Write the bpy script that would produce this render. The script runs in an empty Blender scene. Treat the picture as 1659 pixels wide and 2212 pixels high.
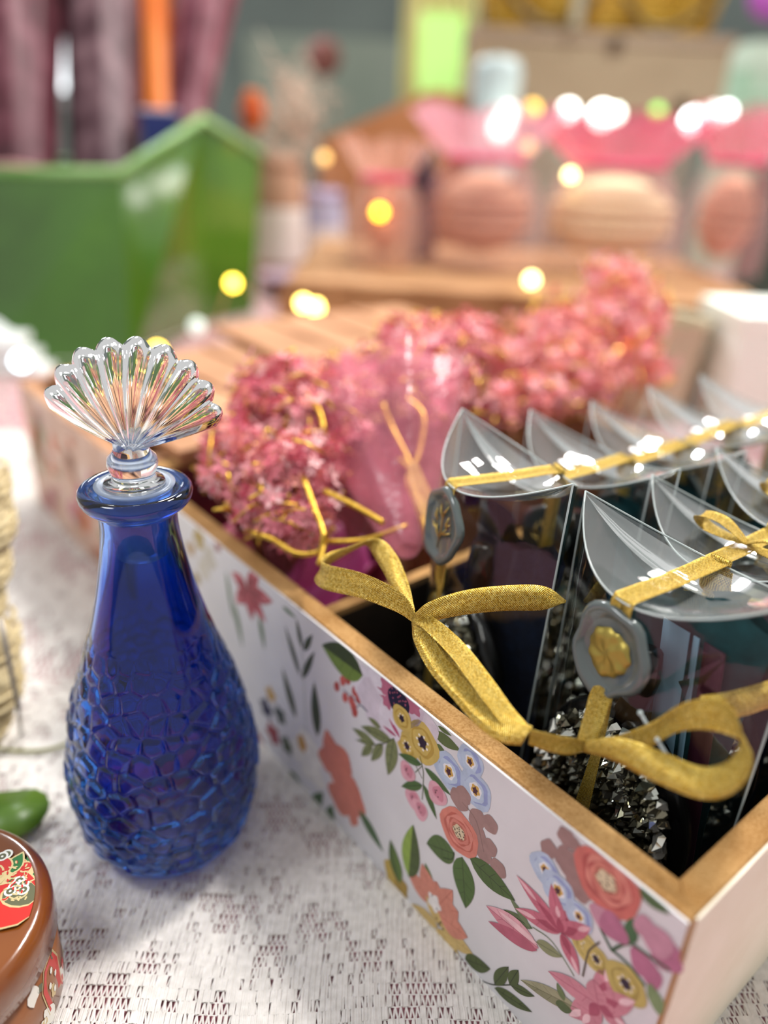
import bpy, math, random
import numpy as np
from math import sin, cos, pi, radians, atan2, sqrt
from mathutils import Vector, Matrix

random.seed(7); rng = np.random.default_rng(7)
SC = bpy.context.scene
COL = SC.collection

# ------------------------------------------------------------------ camera
F, CX, CY, H = 1670.0, 829.5, 1106.0, 0.24
PITCH, ROLL = radians(26.2), radians(2.65)
FWD = Vector((0, cos(PITCH), -sin(PITCH)))
R0 = Vector((1, 0, 0)); U0 = R0.cross(FWD)
RT = R0 * cos(ROLL) + U0 * sin(ROLL)
UP = -R0 * sin(ROLL) + U0 * cos(ROLL)
CAM = Vector((0, 0, H))
cd = bpy.data.cameras.new('camera'); cam = bpy.data.objects.new('camera', cd); COL.objects.link(cam)
m = Matrix((RT, UP, -FWD)).transposed().to_4x4(); m.translation = CAM; cam.matrix_world = m
cd.sensor_fit = 'VERTICAL'; cd.sensor_height = 36.0; cd.lens = 36.0 * F / 2212.0
cd.clip_start = 0.01; cd.clip_end = 50
cd.dof.use_dof = True; cd.dof.focus_distance = 0.224; cd.dof.aperture_fstop = cd.lens / 8.0
SC.camera = cam

# ------------------------------------------------------------------ world, lights, exposure
w = bpy.data.worlds.new('world'); SC.world = w; w.use_nodes = True
bg = w.node_tree.nodes['Background']; bg.inputs[0].default_value = (0.985, 0.985, 0.98, 1); bg.inputs[1].default_value = 0.56
def area(name, loc, target, size, power, col, sy=None):
    l = bpy.data.lights.new(name, 'AREA'); l.energy = power; l.color = col; l.size = size
    if sy: l.shape = 'RECTANGLE'; l.size_y = sy
    o = bpy.data.objects.new(name, l); COL.objects.link(o); o.location = loc
    o.rotation_euler = (Vector(target) - Vector(loc)).to_track_quat('-Z', 'Y').to_euler(); return o
area('ceiling_lamp_key', (0.42, 0.72, 1.15), (0, .2, 0), 0.16, 13, (1, .97, .93))
area('soft_light_left', (-0.6, 0.1, 1.0), (-.05, .2, 0), 0.25, 3.5, (.96, .98, 1))  # weak soft light added at the left for the bottle's highlights
area('ceiling_lamp_far', (0.9, 1.6, 1.7), (0, .6, 0), 0.5, 30, (1, .96, .9), .3)
area('ceiling_lamp_back', (-0.7, 2.2, 1.6), (0, .6, 0), 0.5, 22, (.95, .98, 1), .3)
SC.view_settings.view_transform = 'Standard'; SC.view_settings.look = 'None'
SC.view_settings.gamma = 1.0; SC.view_settings.exposure = 0.15; SC.view_settings.use_curve_mapping = False
cy = SC.cycles
cy.max_bounces = 20; cy.transmission_bounces = 14; cy.transparent_max_bounces = 40; cy.glossy_bounces = 6
cy.diffuse_bounces = 4; cy.use_denoising = True; cy.caustics_refractive = True; cy.caustics_reflective = False
cy.sample_clamp_indirect = 6.0; cy.blur_glossy = 0.5

# ------------------------------------------------------------------ picking helpers (pixel of the photo -> point in the place)
def ray(x, y): return FWD + RT * ((x - CX) / F) - UP * ((y - CY) / F)
def at(x, y, d): return CAM + ray(x, y) * d
def gz(x, y, z=0.0):
    r = ray(x, y); return CAM + r * ((z - H) / r.z)
C0 = Vector((.0722, .1151, 0)); ANG = atan2(.7600, -.6499)
BU = Vector((cos(ANG), sin(ANG), 0)); BV = Vector((BU.y, -BU.x, 0))   # the tray's long side and its depth
HB = 0.086
def B(a, b, z=0.0): return C0 + BU * a + BV * b + Vector((0, 0, z))

# ------------------------------------------------------------------ materials
def lin(h):
    if isinstance(h, str):
        h = h.lstrip('#'); c = [int(h[i:i + 2], 16) / 255 for i in (0, 2, 4)]
        return tuple(((x + .055) / 1.055) ** 2.4 if x > .04045 else x / 12.92 for x in c)
    return tuple(h)
_m = {}
def mat(name, col='#ffffff', rough=.5, metal=0., trans=0., ior=1.45, alpha=1., emit=None, es=0., spec=.5, coat=0., sheen=0., sub=0.):
    if name in _m: return _m[name]
    mt = bpy.data.materials.new(name); mt.use_nodes = True
    b = mt.node_tree.nodes['Principled BSDF']; i = b.inputs
    i['Base Color'].default_value = (*lin(col), 1); i['Roughness'].default_value = rough; i['Metallic'].default_value = metal
    i['Transmission Weight'].default_value = trans; i['IOR'].default_value = ior; i['Alpha'].default_value = alpha
    i['Specular IOR Level'].default_value = spec; i['Coat Weight'].default_value = coat; i['Sheen Weight'].default_value = sheen
    if emit: i['Emission Color'].default_value = (*lin(emit), 1); i['Emission Strength'].default_value = es
    _m[name] = mt; return mt
def N(mt, t, **k):
    n = mt.node_tree.nodes.new(t)
    for a, v in k.items():
        if hasattr(n, a): setattr(n, a, v)
    return n
def L(mt, a, b): mt.node_tree.links.new(a, b)
def P_(mt): return mt.node_tree.nodes['Principled BSDF']
def coords(mt, kind='Object', scale=(1, 1, 1), rot=(0, 0, 0)):
    tc = N(mt, 'ShaderNodeTexCoord'); mp = N(mt, 'ShaderNodeMapping'); mp.inputs['Scale'].default_value = scale; mp.inputs['Rotation'].default_value = rot
    L(mt, tc.outputs[kind], mp.inputs[0]); return mp.outputs[0]
def noise(mt, vec, scale, detail=3, rough=.5):
    n = N(mt, 'ShaderNodeTexNoise'); n.inputs['Scale'].default_value = scale; n.inputs['Detail'].default_value = detail
    n.inputs['Roughness'].default_value = rough; L(mt, vec, n.inputs['Vector']); return n
def ramp(mt, fac, stops):
    r = N(mt, 'ShaderNodeValToRGB'); e = r.color_ramp.elements
    while len(e) < len(stops): e.new(.5)
    for k, (p, c) in enumerate(stops): e[k].position = p; e[k].color = (*lin(c), 1)
    L(mt, fac, r.inputs[0]); return r.outputs[0]
def bump(mt, h, dist, strength=1.):
    b = N(mt, 'ShaderNodeBump'); b.inputs['Distance'].default_value = dist; b.inputs['Strength'].default_value = strength
    L(mt, h, b.inputs['Height']); L(mt, b.outputs[0], P_(mt).inputs['Normal']); return b
def math_(mt, op, a, b=None):
    n = N(mt, 'ShaderNodeMath'); n.operation = op
    for k, x in enumerate((a, b)):
        if x is None: continue
        if isinstance(x, (int, float)): n.inputs[k].default_value = x
        else: L(mt, x, n.inputs[k])
    return n.outputs[0]
def mottled(name, c1, c2, scale, rough=.6, bd=0., mid=None, detail=4, **k):
    if name in _m: return _m[name]
    mt = mat(name, c1, rough, **k); v = coords(mt); n = noise(mt, v, scale, detail)
    st = [(.3, c1), (.7, c2)] if not mid else [(.3, c1), (.5, mid), (.7, c2)]
    L(mt, ramp(mt, n.outputs[0], st), P_(mt).inputs['Base Color'])
    if bd: bump(mt, n.outputs[0], bd)
    return mt
def kraft_mat(name, c1, c2, bd=.00012):
    mt = mat(name, c1, .85, spec=.2); v = coords(mt); n = noise(mt, v, 1400, 3); n2 = noise(mt, v, 60, 3)
    a = math_(mt, 'ADD', math_(mt, 'MULTIPLY', n.outputs[0], .55), math_(mt, 'MULTIPLY', n2.outputs[0], .45))
    L(mt, ramp(mt, a, [(.36, c1), (.64, c2)]), P_(mt).inputs['Base Color']); bump(mt, n.outputs[0], bd, .6); return mt
KRAFT = kraft_mat('kraft_board', '#9c6f3c', '#c79c66')
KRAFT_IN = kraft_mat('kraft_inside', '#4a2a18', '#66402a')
KRAFT_FAR = mottled('kraft_far', '#9c6c48', '#c4926c', 14, .75)
WHITE_PAPER = mottled('white_print_paper', '#d2d0d2', '#dcdadc', 40, .42)
CREAM_PAPER = mottled('cream_end_paper', '#ece2cb', '#f3ead6', 55, .55)
CLEARCOL = None

def clear_plastic(name='clear_plastic', milk=0.):
    mt = bpy.data.materials.new(name); mt.use_nodes = True; nt = mt.node_tree; nt.nodes.clear()
    out = nt.nodes.new('ShaderNodeOutputMaterial'); mix = nt.nodes.new('ShaderNodeMixShader')
    tr = nt.nodes.new('ShaderNodeBsdfTransparent'); tr.inputs[0].default_value = (.93, .955, .95, 1)
    gl = nt.nodes.new('ShaderNodeBsdfGlossy'); gl.inputs['Roughness'].default_value = .055; gl.inputs[0].default_value = (1, 1, 1, 1)
    fr = nt.nodes.new('ShaderNodeFresnel'); fr.inputs[0].default_value = 1.5
    tc = nt.nodes.new('ShaderNodeTexCoord'); no = nt.nodes.new('ShaderNodeTexNoise'); no.inputs['Scale'].default_value = 45; no.inputs['Detail'].default_value = 2
    bp = nt.nodes.new('ShaderNodeBump'); bp.inputs['Distance'].default_value = .0011; bp.inputs['Strength'].default_value = .6
    k = nt.links.new
    k(tc.outputs['Object'], no.inputs['Vector']); k(no.outputs[0], bp.inputs['Height']); k(bp.outputs[0], gl.inputs['Normal']); k(bp.outputs[0], fr.inputs['Normal'])
    mu = nt.nodes.new('ShaderNodeMath'); mu.operation = 'MULTIPLY_ADD'; mu.inputs[1].default_value = .85; mu.inputs[2].default_value = .0
    m2 = nt.nodes.new('ShaderNodeMixShader'); df = nt.nodes.new('ShaderNodeBsdfDiffuse'); df.inputs[0].default_value = (.9, .93, .92, 1); m2.inputs[0].default_value = milk
    k(tr.outputs[0], m2.inputs[1]); k(df.outputs[0], m2.inputs[2])
    k(fr.outputs[0], mu.inputs[0]); k(mu.outputs[0], mix.inputs[0]); k(m2.outputs[0], mix.inputs[1]); k(gl.outputs[0], mix.inputs[2]); k(mix.outputs[0], out.inputs[0])
    return mt
PLASTIC = clear_plastic(); FLAP = clear_plastic('clear_plastic_flap', .11)
PLASTIC_EDGE = mat('plastic_edge', '#e6f0ee', .15, trans=.35, ior=1.4, alpha=.75)

def sheer(name, col, dens, rough=.35, sheen_=0.5, scale=30.):
    """semi-transparent film or tulle of one colour, denser where it creases"""
    if name in _m: return _m[name]
    mt = mat(name, col, rough, sheen=sheen_); v = coords(mt); n = noise(mt, v, scale, 4)
    a = ramp(mt, n.outputs[0], [(.25, (dens * .6,) * 3), (.75, (min(1, dens * 1.4),) * 3)])
    L(mt, a, P_(mt).inputs['Alpha']); bump(mt, n.outputs[0], .6 / scale * .2); return mt

def ribbon_mat(name, c_hi, c_mid, c_lo, open_=.28):
    """woven metallic ribbon: UV is in millimetres, x along, y across"""
    mt = mat(name, c_mid, .30, metal=.6)
    tc = N(mt, 'ShaderNodeTexCoord'); sp = N(mt, 'ShaderNodeSeparateXYZ'); L(mt, tc.outputs['UV'], sp.inputs[0])
    sx = math_(mt, 'SINE', math_(mt, 'MULTIPLY', sp.outputs[0], 2 * pi / .62)); sy = math_(mt, 'SINE', math_(mt, 'MULTIPLY', sp.outputs[1], 2 * pi / .58))
    wv = math_(mt, 'MULTIPLY', sx, sy)
    vo = N(mt, 'ShaderNodeTexVoronoi'); vo.inputs['Scale'].default_value = 3.2; L(mt, tc.outputs['UV'], vo.inputs['Vector'])
    wn = N(mt, 'ShaderNodeSeparateColor'); L(mt, vo.outputs['Color'], wn.inputs[0])
    hv = math_(mt, 'ADD', math_(mt, 'ADD', math_(mt, 'MULTIPLY', wv, .42), .12), math_(mt, 'MULTIPLY', wn.outputs[0], .55))
    L(mt, ramp(mt, hv, [(.0, c_lo), (.38, c_mid), (.85, c_hi)]), P_(mt).inputs['Base Color'])
    b = bump(mt, math_(mt, 'ADD', wv, math_(mt, 'MULTIPLY', wn.outputs[1], .8)), .00012, .8)
    # gaps between the threads, closed at the selvedges
    gap = math_(mt, 'LESS_THAN', math_(mt, 'MULTIPLY', sx, sx), open_ * .55)
    gap2 = math_(mt, 'LESS_THAN', math_(mt, 'MULTIPLY', sy, sy), open_)
    sel = math_(mt, 'LESS_THAN', math_(mt, 'ABSOLUTE', sp.outputs[1]), 2.7)
    g = math_(mt, 'MULTIPLY', math_(mt, 'MULTIPLY', gap, gap2), sel)
    L(mt, math_(mt, 'SUBTRACT', 1., math_(mt, 'MULTIPLY', g, .9)), P_(mt).inputs['Alpha'])
    return mt
GOLD_R = ribbon_mat('gold_ribbon', '#fff09a', '#e6b422', '#6e4a04', .55)
GOLD = mat('gold_leaf_relief', '#c9ad62', .28, metal=1.)
GOLD_CORD = mottled('gold_cord', '#b8862a', '#f2c955', 900, .35, metal=.85)

# ------------------------------------------------------------------ mesh builder
ORG = {}
class MB:
    def __init__(s): s.v = []; s.f = []; s.mi = []; s.uv = []; s.sm = []
    def add(s, vs, fs, mi=0, sm=False, uvs=None):
        o = len(s.v); s.v += [tuple(x) for x in vs]
        for k, f in enumerate(fs):
            s.f.append(tuple(i + o for i in f)); s.mi.append(mi); s.sm.append(sm)
            s.uv.append([uvs[i] for i in f] if uvs else [(0, 0)] * len(f))
    def prism(s, pts, z0, z1, mi=0):     # vertical prism over a polygon of xy points
        n = len(pts); vs = [(p[0], p[1], z0) for p in pts] + [(p[0], p[1], z1) for p in pts]
        s.add(vs, [tuple(range(n))[::-1], tuple(range(n, 2 * n))] + [(i, (i + 1) % n, n + (i + 1) % n, n + i) for i in range(n)], mi)
    def obox(s, o, ax, ay, az, mi=0):    # box from origin corner + three edge vectors
        o, ax, ay, az = map(Vector, (o, ax, ay, az))
        vs = [o, o + ax, o + ax + ay, o + ay]; vs += [x + az for x in vs]
        s.add(vs, [(3, 2, 1, 0), (4, 5, 6, 7), (0, 1, 5, 4), (1, 2, 6, 5), (2, 3, 7, 6), (3, 0, 4, 7)], mi)
    def cbox(s, c, dx, dy, dz, rz=0, mi=0):
        a = Vector((cos(rz), sin(rz), 0)); b = Vector((-sin(rz), cos(rz), 0)); z = Vector((0, 0, 1))
        s.obox(Vector(c) - a * dx / 2 - b * dy / 2, a * dx, b * dy, z * dz, mi)
    def tube(s, pts, r, n=6, mi=0, cap=True, sm=True):
        pts = [Vector(p) for p in pts]; rs = r if isinstance(r, (list, tuple)) else [r] * len(pts)
        vs = []; t0 = (pts[1] - pts[0]).normalized(); a = t0.orthogonal().normalized()
        for k, p in enumerate(pts):
            t = (pts[min(k + 1, len(pts) - 1)] - pts[max(k - 1, 0)])
            t = t.normalized() if t.length > 1e-9 else t0
            a = (a - t * a.dot(t)).normalized(); b = t.cross(a)
            vs += [p + (a * cos(2 * pi * j / n) + b * sin(2 * pi * j / n)) * rs[k] for j in range(n)]
        fs = [(k * n + j, k * n + (j + 1) % n, (k + 1) * n + (j + 1) % n, (k + 1) * n + j) for k in range(len(pts) - 1) for j in range(n)]
        if cap: fs += [tuple(range(n))[::-1], tuple((len(pts) - 1) * n + j for j in range(n))]
        s.add(vs, fs, mi, sm)
    def lathe(s, c, prof, n=32, mi=0, sm=True, axis=None):
        c = Vector(c); vs = []
        for r, z in prof: vs += [c + Vector((r * cos(2 * pi * j / n), r * sin(2 * pi * j / n), z)) for j in range(n)]
        fs = [(k * n + j, k * n + (j + 1) % n, (k + 1) * n + (j + 1) % n, (k + 1) * n + j) for k in range(len(prof) - 1) for j in range(n)]
        if prof[0][0] > 1e-6: fs.append(tuple(range(n))[::-1])
        if prof[-1][0] > 1e-6: fs.append(tuple((len(prof) - 1) * n + j for j in range(n)))
        s.add(vs, fs, mi, sm)
    def ball(s, c, rx, ry=None, rz=None, n=10, k=7, mi=0, M=None, sm=True):
        ry = ry or rx; rz = rz or rx; c = Vector(c); vs = []
        for i in range(k + 1):
            th = pi * i / k
            for j in range(n):
                q = Vector((rx * sin(th) * cos(2 * pi * j / n), ry * sin(th) * sin(2 * pi * j / n), rz * cos(th)))
                if M: q = M @ q
                vs.append(c + q)
        s.add(vs, [(i * n + j, (i + 1) * n + j, (i + 1) * n + (j + 1) % n, i * n + (j + 1) % n) for i in range(k) for j in range(n)], mi, sm)
    def grid(s, fn, nu, nv, mi=0, sm=True, uvfn=None, wrap=False):
        vs = [fn(i / nu, j / nv) for i in range(nu + 1) for j in range(nv + 1)]
        uv = [uvfn(i / nu, j / nv) for i in range(nu + 1) for j in range(nv + 1)] if uvfn else None
        s.add(vs, [(i * (nv + 1) + j, (i + 1) * (nv + 1) + j, (i + 1) * (nv + 1) + j + 1, i * (nv + 1) + j + 1) for i in range(nu) for j in range(nv)], mi, sm, uv)
    def build(s, name, mats, parent=None, solid=0.):
        me = bpy.data.meshes.new(name); o0 = ORG.get(parent.name, Vector()) if parent else Vector()
        if parent is None and hasattr(s, 'org'): o0 = Vector(s.org)
        me.from_pydata([(a - o0.x, b - o0.y, c - o0.z) for a, b, c in s.v], [], s.f)
        mats = mats if isinstance(mats, (list, tuple)) else [mats]
        for q in mats: me.materials.append(q)
        me.polygons.foreach_set('material_index', s.mi); me.polygons.foreach_set('use_smooth', s.sm)
        ul = me.uv_layers.new(name='UVMap'); ul.data.foreach_set('uv', [c for f in s.uv for p in f for c in p])
        me.update(); o = bpy.data.objects.new(name, me); COL.objects.link(o)
        if parent: o.parent = parent; ORG[o.name] = o0
        else: o.location = o0; ORG[o.name] = o0
        if solid:
            md = o.modifiers.new('thickness', 'SOLIDIFY'); md.thickness = solid; md.offset = 0
        return o
def tag(o, label=None, cat=None, group=None, kind=None):
    if label: o['label'] = label
    if cat: o['category'] = cat
    if group: o['group'] = group
    if kind: o['kind'] = kind
    return o
def thing(name, loc, label, cat, group=None):
    o = bpy.data.objects.new(name, None); COL.objects.link(o); o.location = loc; o.empty_display_size = .02
    ORG[o.name] = Vector(loc); tag(o, label, cat, group); return o
def copy_tree(o, loc, rz=0, label=None):
    c = o.copy(); COL.objects.link(c); c.location = loc; c.rotation_euler = (0, 0, rz)
    if label: c['label'] = label
    def kids(a, b):
        for ch in list(a.children):
            d = ch.copy(); COL.objects.link(d); d.parent = b; kids(ch, d)
    kids(o, c); return c
def bez(pts, n=8):
    """Catmull-Rom through the points"""
    P = [Vector(p) for p in pts]; P = [P[0] * 2 - P[1]] + P + [P[-1] * 2 - P[-2]]; out = []
    for i in range(1, len(P) - 2):
        for k in range(n):
            t = k / n; a, b, c, d = P[i - 1:i + 3]
            out.append(.5 * ((2 * b) + (c - a) * t + (2 * a - 5 * b + 4 * c - d) * t * t + (3 * b - a - 3 * c + d) * t ** 3))
    return out + [P[-2]]
def strip(mb, pts, wd, width, n=8, uv0=0.):
    """ribbon: path points and the across direction at each of them"""
    c = bez(pts, n); W = bez([Vector(x).normalized() for x in wd], n); ln = uv0; L_ = [ln]
    for a, b in zip(c, c[1:]): ln += (b - a).length * 1000; L_.append(ln)
    ws = width if isinstance(width, (list, tuple)) else [width] * len(pts)
    wl = [x.x for x in bez([(q, 0, 0) for q in ws], n)]
    k = len(c); vs = []; uv = []; cr = 4
    for i in range(k):
        a = W[i].normalized() * wl[i]; t = (c[min(i + 1, k - 1)] - c[max(i - 1, 0)]).normalized(); nn = t.cross(a).normalized()
        for j in range(cr + 1):
            q = j / cr - .5
            vs.append(c[i] + a * q + nn * (.0007 * cos(pi * q) * (wl[i] / .0066))); uv.append((L_[i], q * 6.6))
    mb.add(vs, [(i * (cr + 1) + j, (i + 1) * (cr + 1) + j, (i + 1) * (cr + 1) + j + 1, i * (cr + 1) + j + 1) for i in range(k - 1) for j in range(cr)], 0, True, uv)

# ------------------------------------------------------------------ the setting
def struct(name, mb, mt): o = mb.build(name, mt); tag(o, kind='structure'); return o
mb = MB(); mb.cbox((0, 1.2, -.80), 9, 8, .02); struct('floor', mb, mottled('floor_grey', '#6e7470', '#8b908b', 3, .6))
mb = MB(); mb.cbox((0, 4.6, -.8), 9, .1, 1.7 + 1.5); struct('wall_back', mb, mottled('wall_grey_green', '#868f8a', '#a0aaa2', 1.2, .8))
# a lighter lower panel on the wall
mb = MB(); mb.cbox((-.28, 4.53, .05), 1.05, .03, .60); struct('trim_1', mb, mottled('panel_pale', '#aab5a4', '#c2cab8', 2, .8))
# bright window far behind on the left
mb = MB(); mb.cbox((-2.15, 4.52, .35), 1.5, .03, 1.5)
win = struct('window_1', mb, mat('daylight_pane', '#ffffff', .5, emit='#f4fbff', es=3))
fr = MB()
for x in (-2.93, -2.15, -1.37): fr.cbox((x, 4.49, .3), .06, .05, 1.6)
for z in (.3, 1.85): fr.cbox((-2.15, 4.49, z), 1.62, .05, .06)
fr.build('window_frame', mat('frame_white', '#e9ece9', .5), win)

# table
tb = thing('market_table', (0, .9, -.78), 'long market table under the white lace and pink cloths', 'table')
mb = MB(); mb.cbox((0, .92, -.035), 2.3, 1.9, .03); mb.build('table_top', mat('table_wood', '#8a6a4c', .6), tb)
for x in (-1.05, 1.05):
    for y in (.08, 1.78):
        mb = MB(); mb.cbox((x, y, -.78), .06, .06, .745); mb.build('leg', mat('table_wood'), tb)

# ------------------------------------------------------------------ tablecloth: pink cloth with white lace over it
cloth = thing('tablecloth', (0, .9, -.004), 'white raschel lace tablecloth over a dusty pink underlay', 'tablecloth')
pk = mottled('pink_underlay', '#bc7480', '#d49aa2', 300, .8, .0003)
mb = MB(); mb.cbox((0, .92, -.005), 2.34, 1.94, .0045); mb.build('underlay', pk, cloth)
def lace_color(mt): pass
LACE = mottled('lace_thread', '#d8d2cb', '#ece6e0', 420, .6, .0002, sheen=.3)
def lace(x0, x1, y0, y1, cw, ch, name, th):
    """warp-knitted net: straight courses, two slanting strands per cell and filled cells that make the figure"""
    nx = int((x1 - x0) / cw); ny = int((y1 - y0) / ch)
    A = []; Bp = []; W = []
    a0 = radians(3.0)
    X, Y = np.meshgrid(np.arange(nx), np.arange(ny), indexing='ij'); X = X.ravel(); Y = Y.ravel()
    gx = x0 + X * cw; gy = y0 + Y * ch
    def fig(i, j):     # figure of the lace: blocks of filled and open cells
        f = .8 * np.sin(i * .33 + 1.2) * np.sin(j * .8 + .4) + .55 * np.sin(i * .12 + j * .5) + .5 * np.sin(i * 1.1) * np.sin(j * 1.7 + i * .2)
        return f
    fv = fig(X, Y) + rng.normal(0, .42, len(X)); filled = fv > -.40
    def seg(ax, ay, az, bx, by, bz, w):
        A.append(np.stack([ax, ay, az], 1)); Bp.append(np.stack([bx, by, bz], 1)); W.append(w)
    J = lambda s: rng.normal(0, s, len(X))
    one = np.ones(len(X))
    z = .0006
    # course threads
    seg(gx, gy, z * one + .0003, gx + cw, gy + J(.00006), z * one + .0003, one * th * .8)
    # slanting strands
    seg(gx + cw * .08, gy, z * one, gx + cw * .55, gy + ch, z * one, one * th * (1 + .3 * rng.random(len(X))))
    seg(gx + cw * .95, gy, z * one + .0002, gx + cw * .55, gy + ch, z * one + .0002, one * th * (1 + .3 * rng.random(len(X))))
    for k, off in enumerate((.2, .5, .8)):
        s = (filled & (rng.random(len(X)) < (.95 if k != 1 else .8))) | (rng.random(len(X)) < .12)
        n = s.sum(); j1 = rng.normal(0, .00009, n)
        A.append(np.stack([gx[s] + cw * off + j1, gy[s] - ch * .04, np.full(n, z + .0004 + .0001 * k)], 1))
        Bp.append(np.stack([gx[s] + cw * (off + .06) + j1, gy[s] + ch * 1.02, np.full(n, z + .0004 + .0001 * k)], 1)); W.append(np.full(n, th * 1.5))
    A = np.concatenate(A); Bq = np.concatenate(Bp); W = np.concatenate(W)
    c, s_ = cos(a0), sin(a0)
    for M_ in (A, Bq):
        x = M_[:, 0].copy(); y = M_[:, 1].copy(); y += .0012 * np.sin(x * 60) ; x += .0009 * np.sin(y * 75)
        M_[:, 0] = c * x - s_ * y; M_[:, 1] = s_ * x + c * y
    d = Bq - A; d /= np.linalg.norm(d, axis=1)[:, None] + 1e-9
    sd = np.stack([-d[:, 1], d[:, 0], np.zeros(len(d))], 1); up = np.array([0, 0, 1.])
    w_ = W[:, None]
    V = np.stack([A + sd * w_ * .5, A - sd * w_ * .5, A + up * w_ * .45, Bq + sd * w_ * .5, Bq - sd * w_ * .5, Bq + up * w_ * .45], 1).reshape(-1, 3)
    V[:, 1] -= .9; V[:, 2] += .004
    n = len(A); base = (np.arange(n) * 6)[:, None]
    fq = np.array([[0, 2, 5, 3], [2, 1, 4, 5]])
    faces = (base[:, :, None] + fq[None]).reshape(-1)
    me = bpy.data.meshes.new(name); me.vertices.add(len(V)); me.vertices.foreach_set('co', V.ravel().astype(np.float32))
    nf = n * 2; me.loops.add(nf * 4); me.loops.foreach_set('vertex_index', faces.astype(np.int32))
    me.polygons.add(nf); me.polygons.foreach_set('loop_start', (np.arange(nf) * 4).astype(np.int32))
    me.update(calc_edges=True); me.materials.append(LACE)
    o = bpy.data.objects.new(name, me); COL.objects.link(o); o.parent = cloth; tag(o, kind='stuff'); return o
lace(-.30, .22, .095, .30, .0017, .0037, 'lace_threads', .00054)
lace(-.62, .12, .30, .62, .0034, .0074, 'lace_threads_beyond', .00085)
# farther off the net closes up to the eye: a thin layer with the same openings
FL = mat('lace_far', '#e6dad2', .8); v_ = coords(FL); n_ = noise(FL, v_, 55, 2); vo = N(FL, 'ShaderNodeTexVoronoi'); vo.inputs['Scale'].default_value = 210; L(FL, v_, vo.inputs['Vector'])
a_ = math_(FL, 'ADD', vo.outputs['Distance'], math_(FL, 'MULTIPLY', n_.outputs[0], .5))
L(FL, ramp(FL, a_, [(.5, '#ffffff'), (.72, '#404040')]), P_(FL).inputs['Alpha'])
mb = MB(); mb.cbox((0, 1.26, .0002), 2.34, 1.24, .0004); mb.build('lace_beyond', FL, cloth)
for (a, b) in ((-1.1, -.31), (.2, 1.1)):
    mb = MB(); mb.cbox(((a + b) / 2, .33, .0002), b - a, .6, .0004); mb.build('lace_side', FL, cloth)

# ------------------------------------------------------------------ the flowered tray
TL, TD, WT = .306, .27, .0078
tray = thing('gift_tray', C0, 'kraft board tray covered in white paper printed with flowers, in front', 'tray')
def bbox(mb, a0, a1, b0, b1, z0, z1, mi=0): mb.obox(B(a0, b0, z0), BU * (a1 - a0), BV * (b1 - b0), Vector((0, 0, z1 - z0)), mi)
# mitred walls, rim slightly rounded by a small chamfer
def wall(pts, z0, z1, name, mt):
    """pts: four (a,b) corners, outer two first"""
    c = .0006; mb = MB(); cx = sum(p[0] for p in pts) / 4; cyy = sum(p[1] for p in pts) / 4
    q = [B(p[0], p[1]) for p in pts]; mid = sum(q, Vector()) / 4
    ax = (q[1] - q[0]).normalized(); ay = (q[3] - q[0]) - ax * (q[3] - q[0]).dot(ax); ay.normalize()
    qi = []
    for k, p in enumerate(q): qi.append(p + ay * (c if k < 2 else -c) )
    vs = [p + Vector((0, 0, z0)) for p in q] + [p + Vector((0, 0, z1 - c)) for p in q] + [p + Vector((0, 0, z1)) for p in qi]
    fs = [(3, 2, 1, 0), (8, 9, 10, 11)]
    for r in (0, 4): fs += [(r + i, r + (i + 1) % 4, r + 4 + (i + 1) % 4, r + 4 + i) for i in range(4)]
    mb.add(vs, fs); return mb.build(name, mt, tray)
e = .00025
wall([(0, 0), (TL, 0), (TL - WT, WT), (WT, WT)], .001, HB, 'front_wall', KRAFT)
wall([(0, TD), (0, 0), (WT, WT), (WT, TD - WT)], .001, HB - e, 'end_wall', KRAFT)
wall([(TL, 0), (TL, TD), (TL - WT, TD - WT), (TL - WT, WT)], .001, HB - e, 'far_end_wall', KRAFT)
wall([(TL, TD), (0, TD), (WT, TD - WT), (TL - WT, TD - WT)], .001, HB, 'back_wall', KRAFT)
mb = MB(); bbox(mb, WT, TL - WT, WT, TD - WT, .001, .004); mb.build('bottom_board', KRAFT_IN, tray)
mb = MB(); bbox(mb, .1485, .1535, WT, TD - WT, .004, HB - .003); mb.build('divider', KRAFT, tray)
# dark lining of the inside
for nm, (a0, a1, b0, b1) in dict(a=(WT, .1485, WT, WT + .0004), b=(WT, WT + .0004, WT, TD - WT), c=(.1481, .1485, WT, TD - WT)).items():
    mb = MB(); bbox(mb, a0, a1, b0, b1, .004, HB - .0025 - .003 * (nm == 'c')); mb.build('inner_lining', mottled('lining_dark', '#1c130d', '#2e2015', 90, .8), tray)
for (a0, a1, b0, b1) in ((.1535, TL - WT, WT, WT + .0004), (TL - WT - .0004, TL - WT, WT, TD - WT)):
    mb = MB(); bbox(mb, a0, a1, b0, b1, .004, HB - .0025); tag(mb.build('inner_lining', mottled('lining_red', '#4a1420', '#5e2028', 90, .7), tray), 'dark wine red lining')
# paper facings
mb = MB(); bbox(mb, .0002, TL, -.0007, 0, .0012, HB - .0006); mb.build('front_paper', WHITE_PAPER, tray)
mb = MB(); bbox(mb, -.0007, 0, .0022, TD, .0012, HB - .0008); mb.build('end_paper', CREAM_PAPER, tray)

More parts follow.
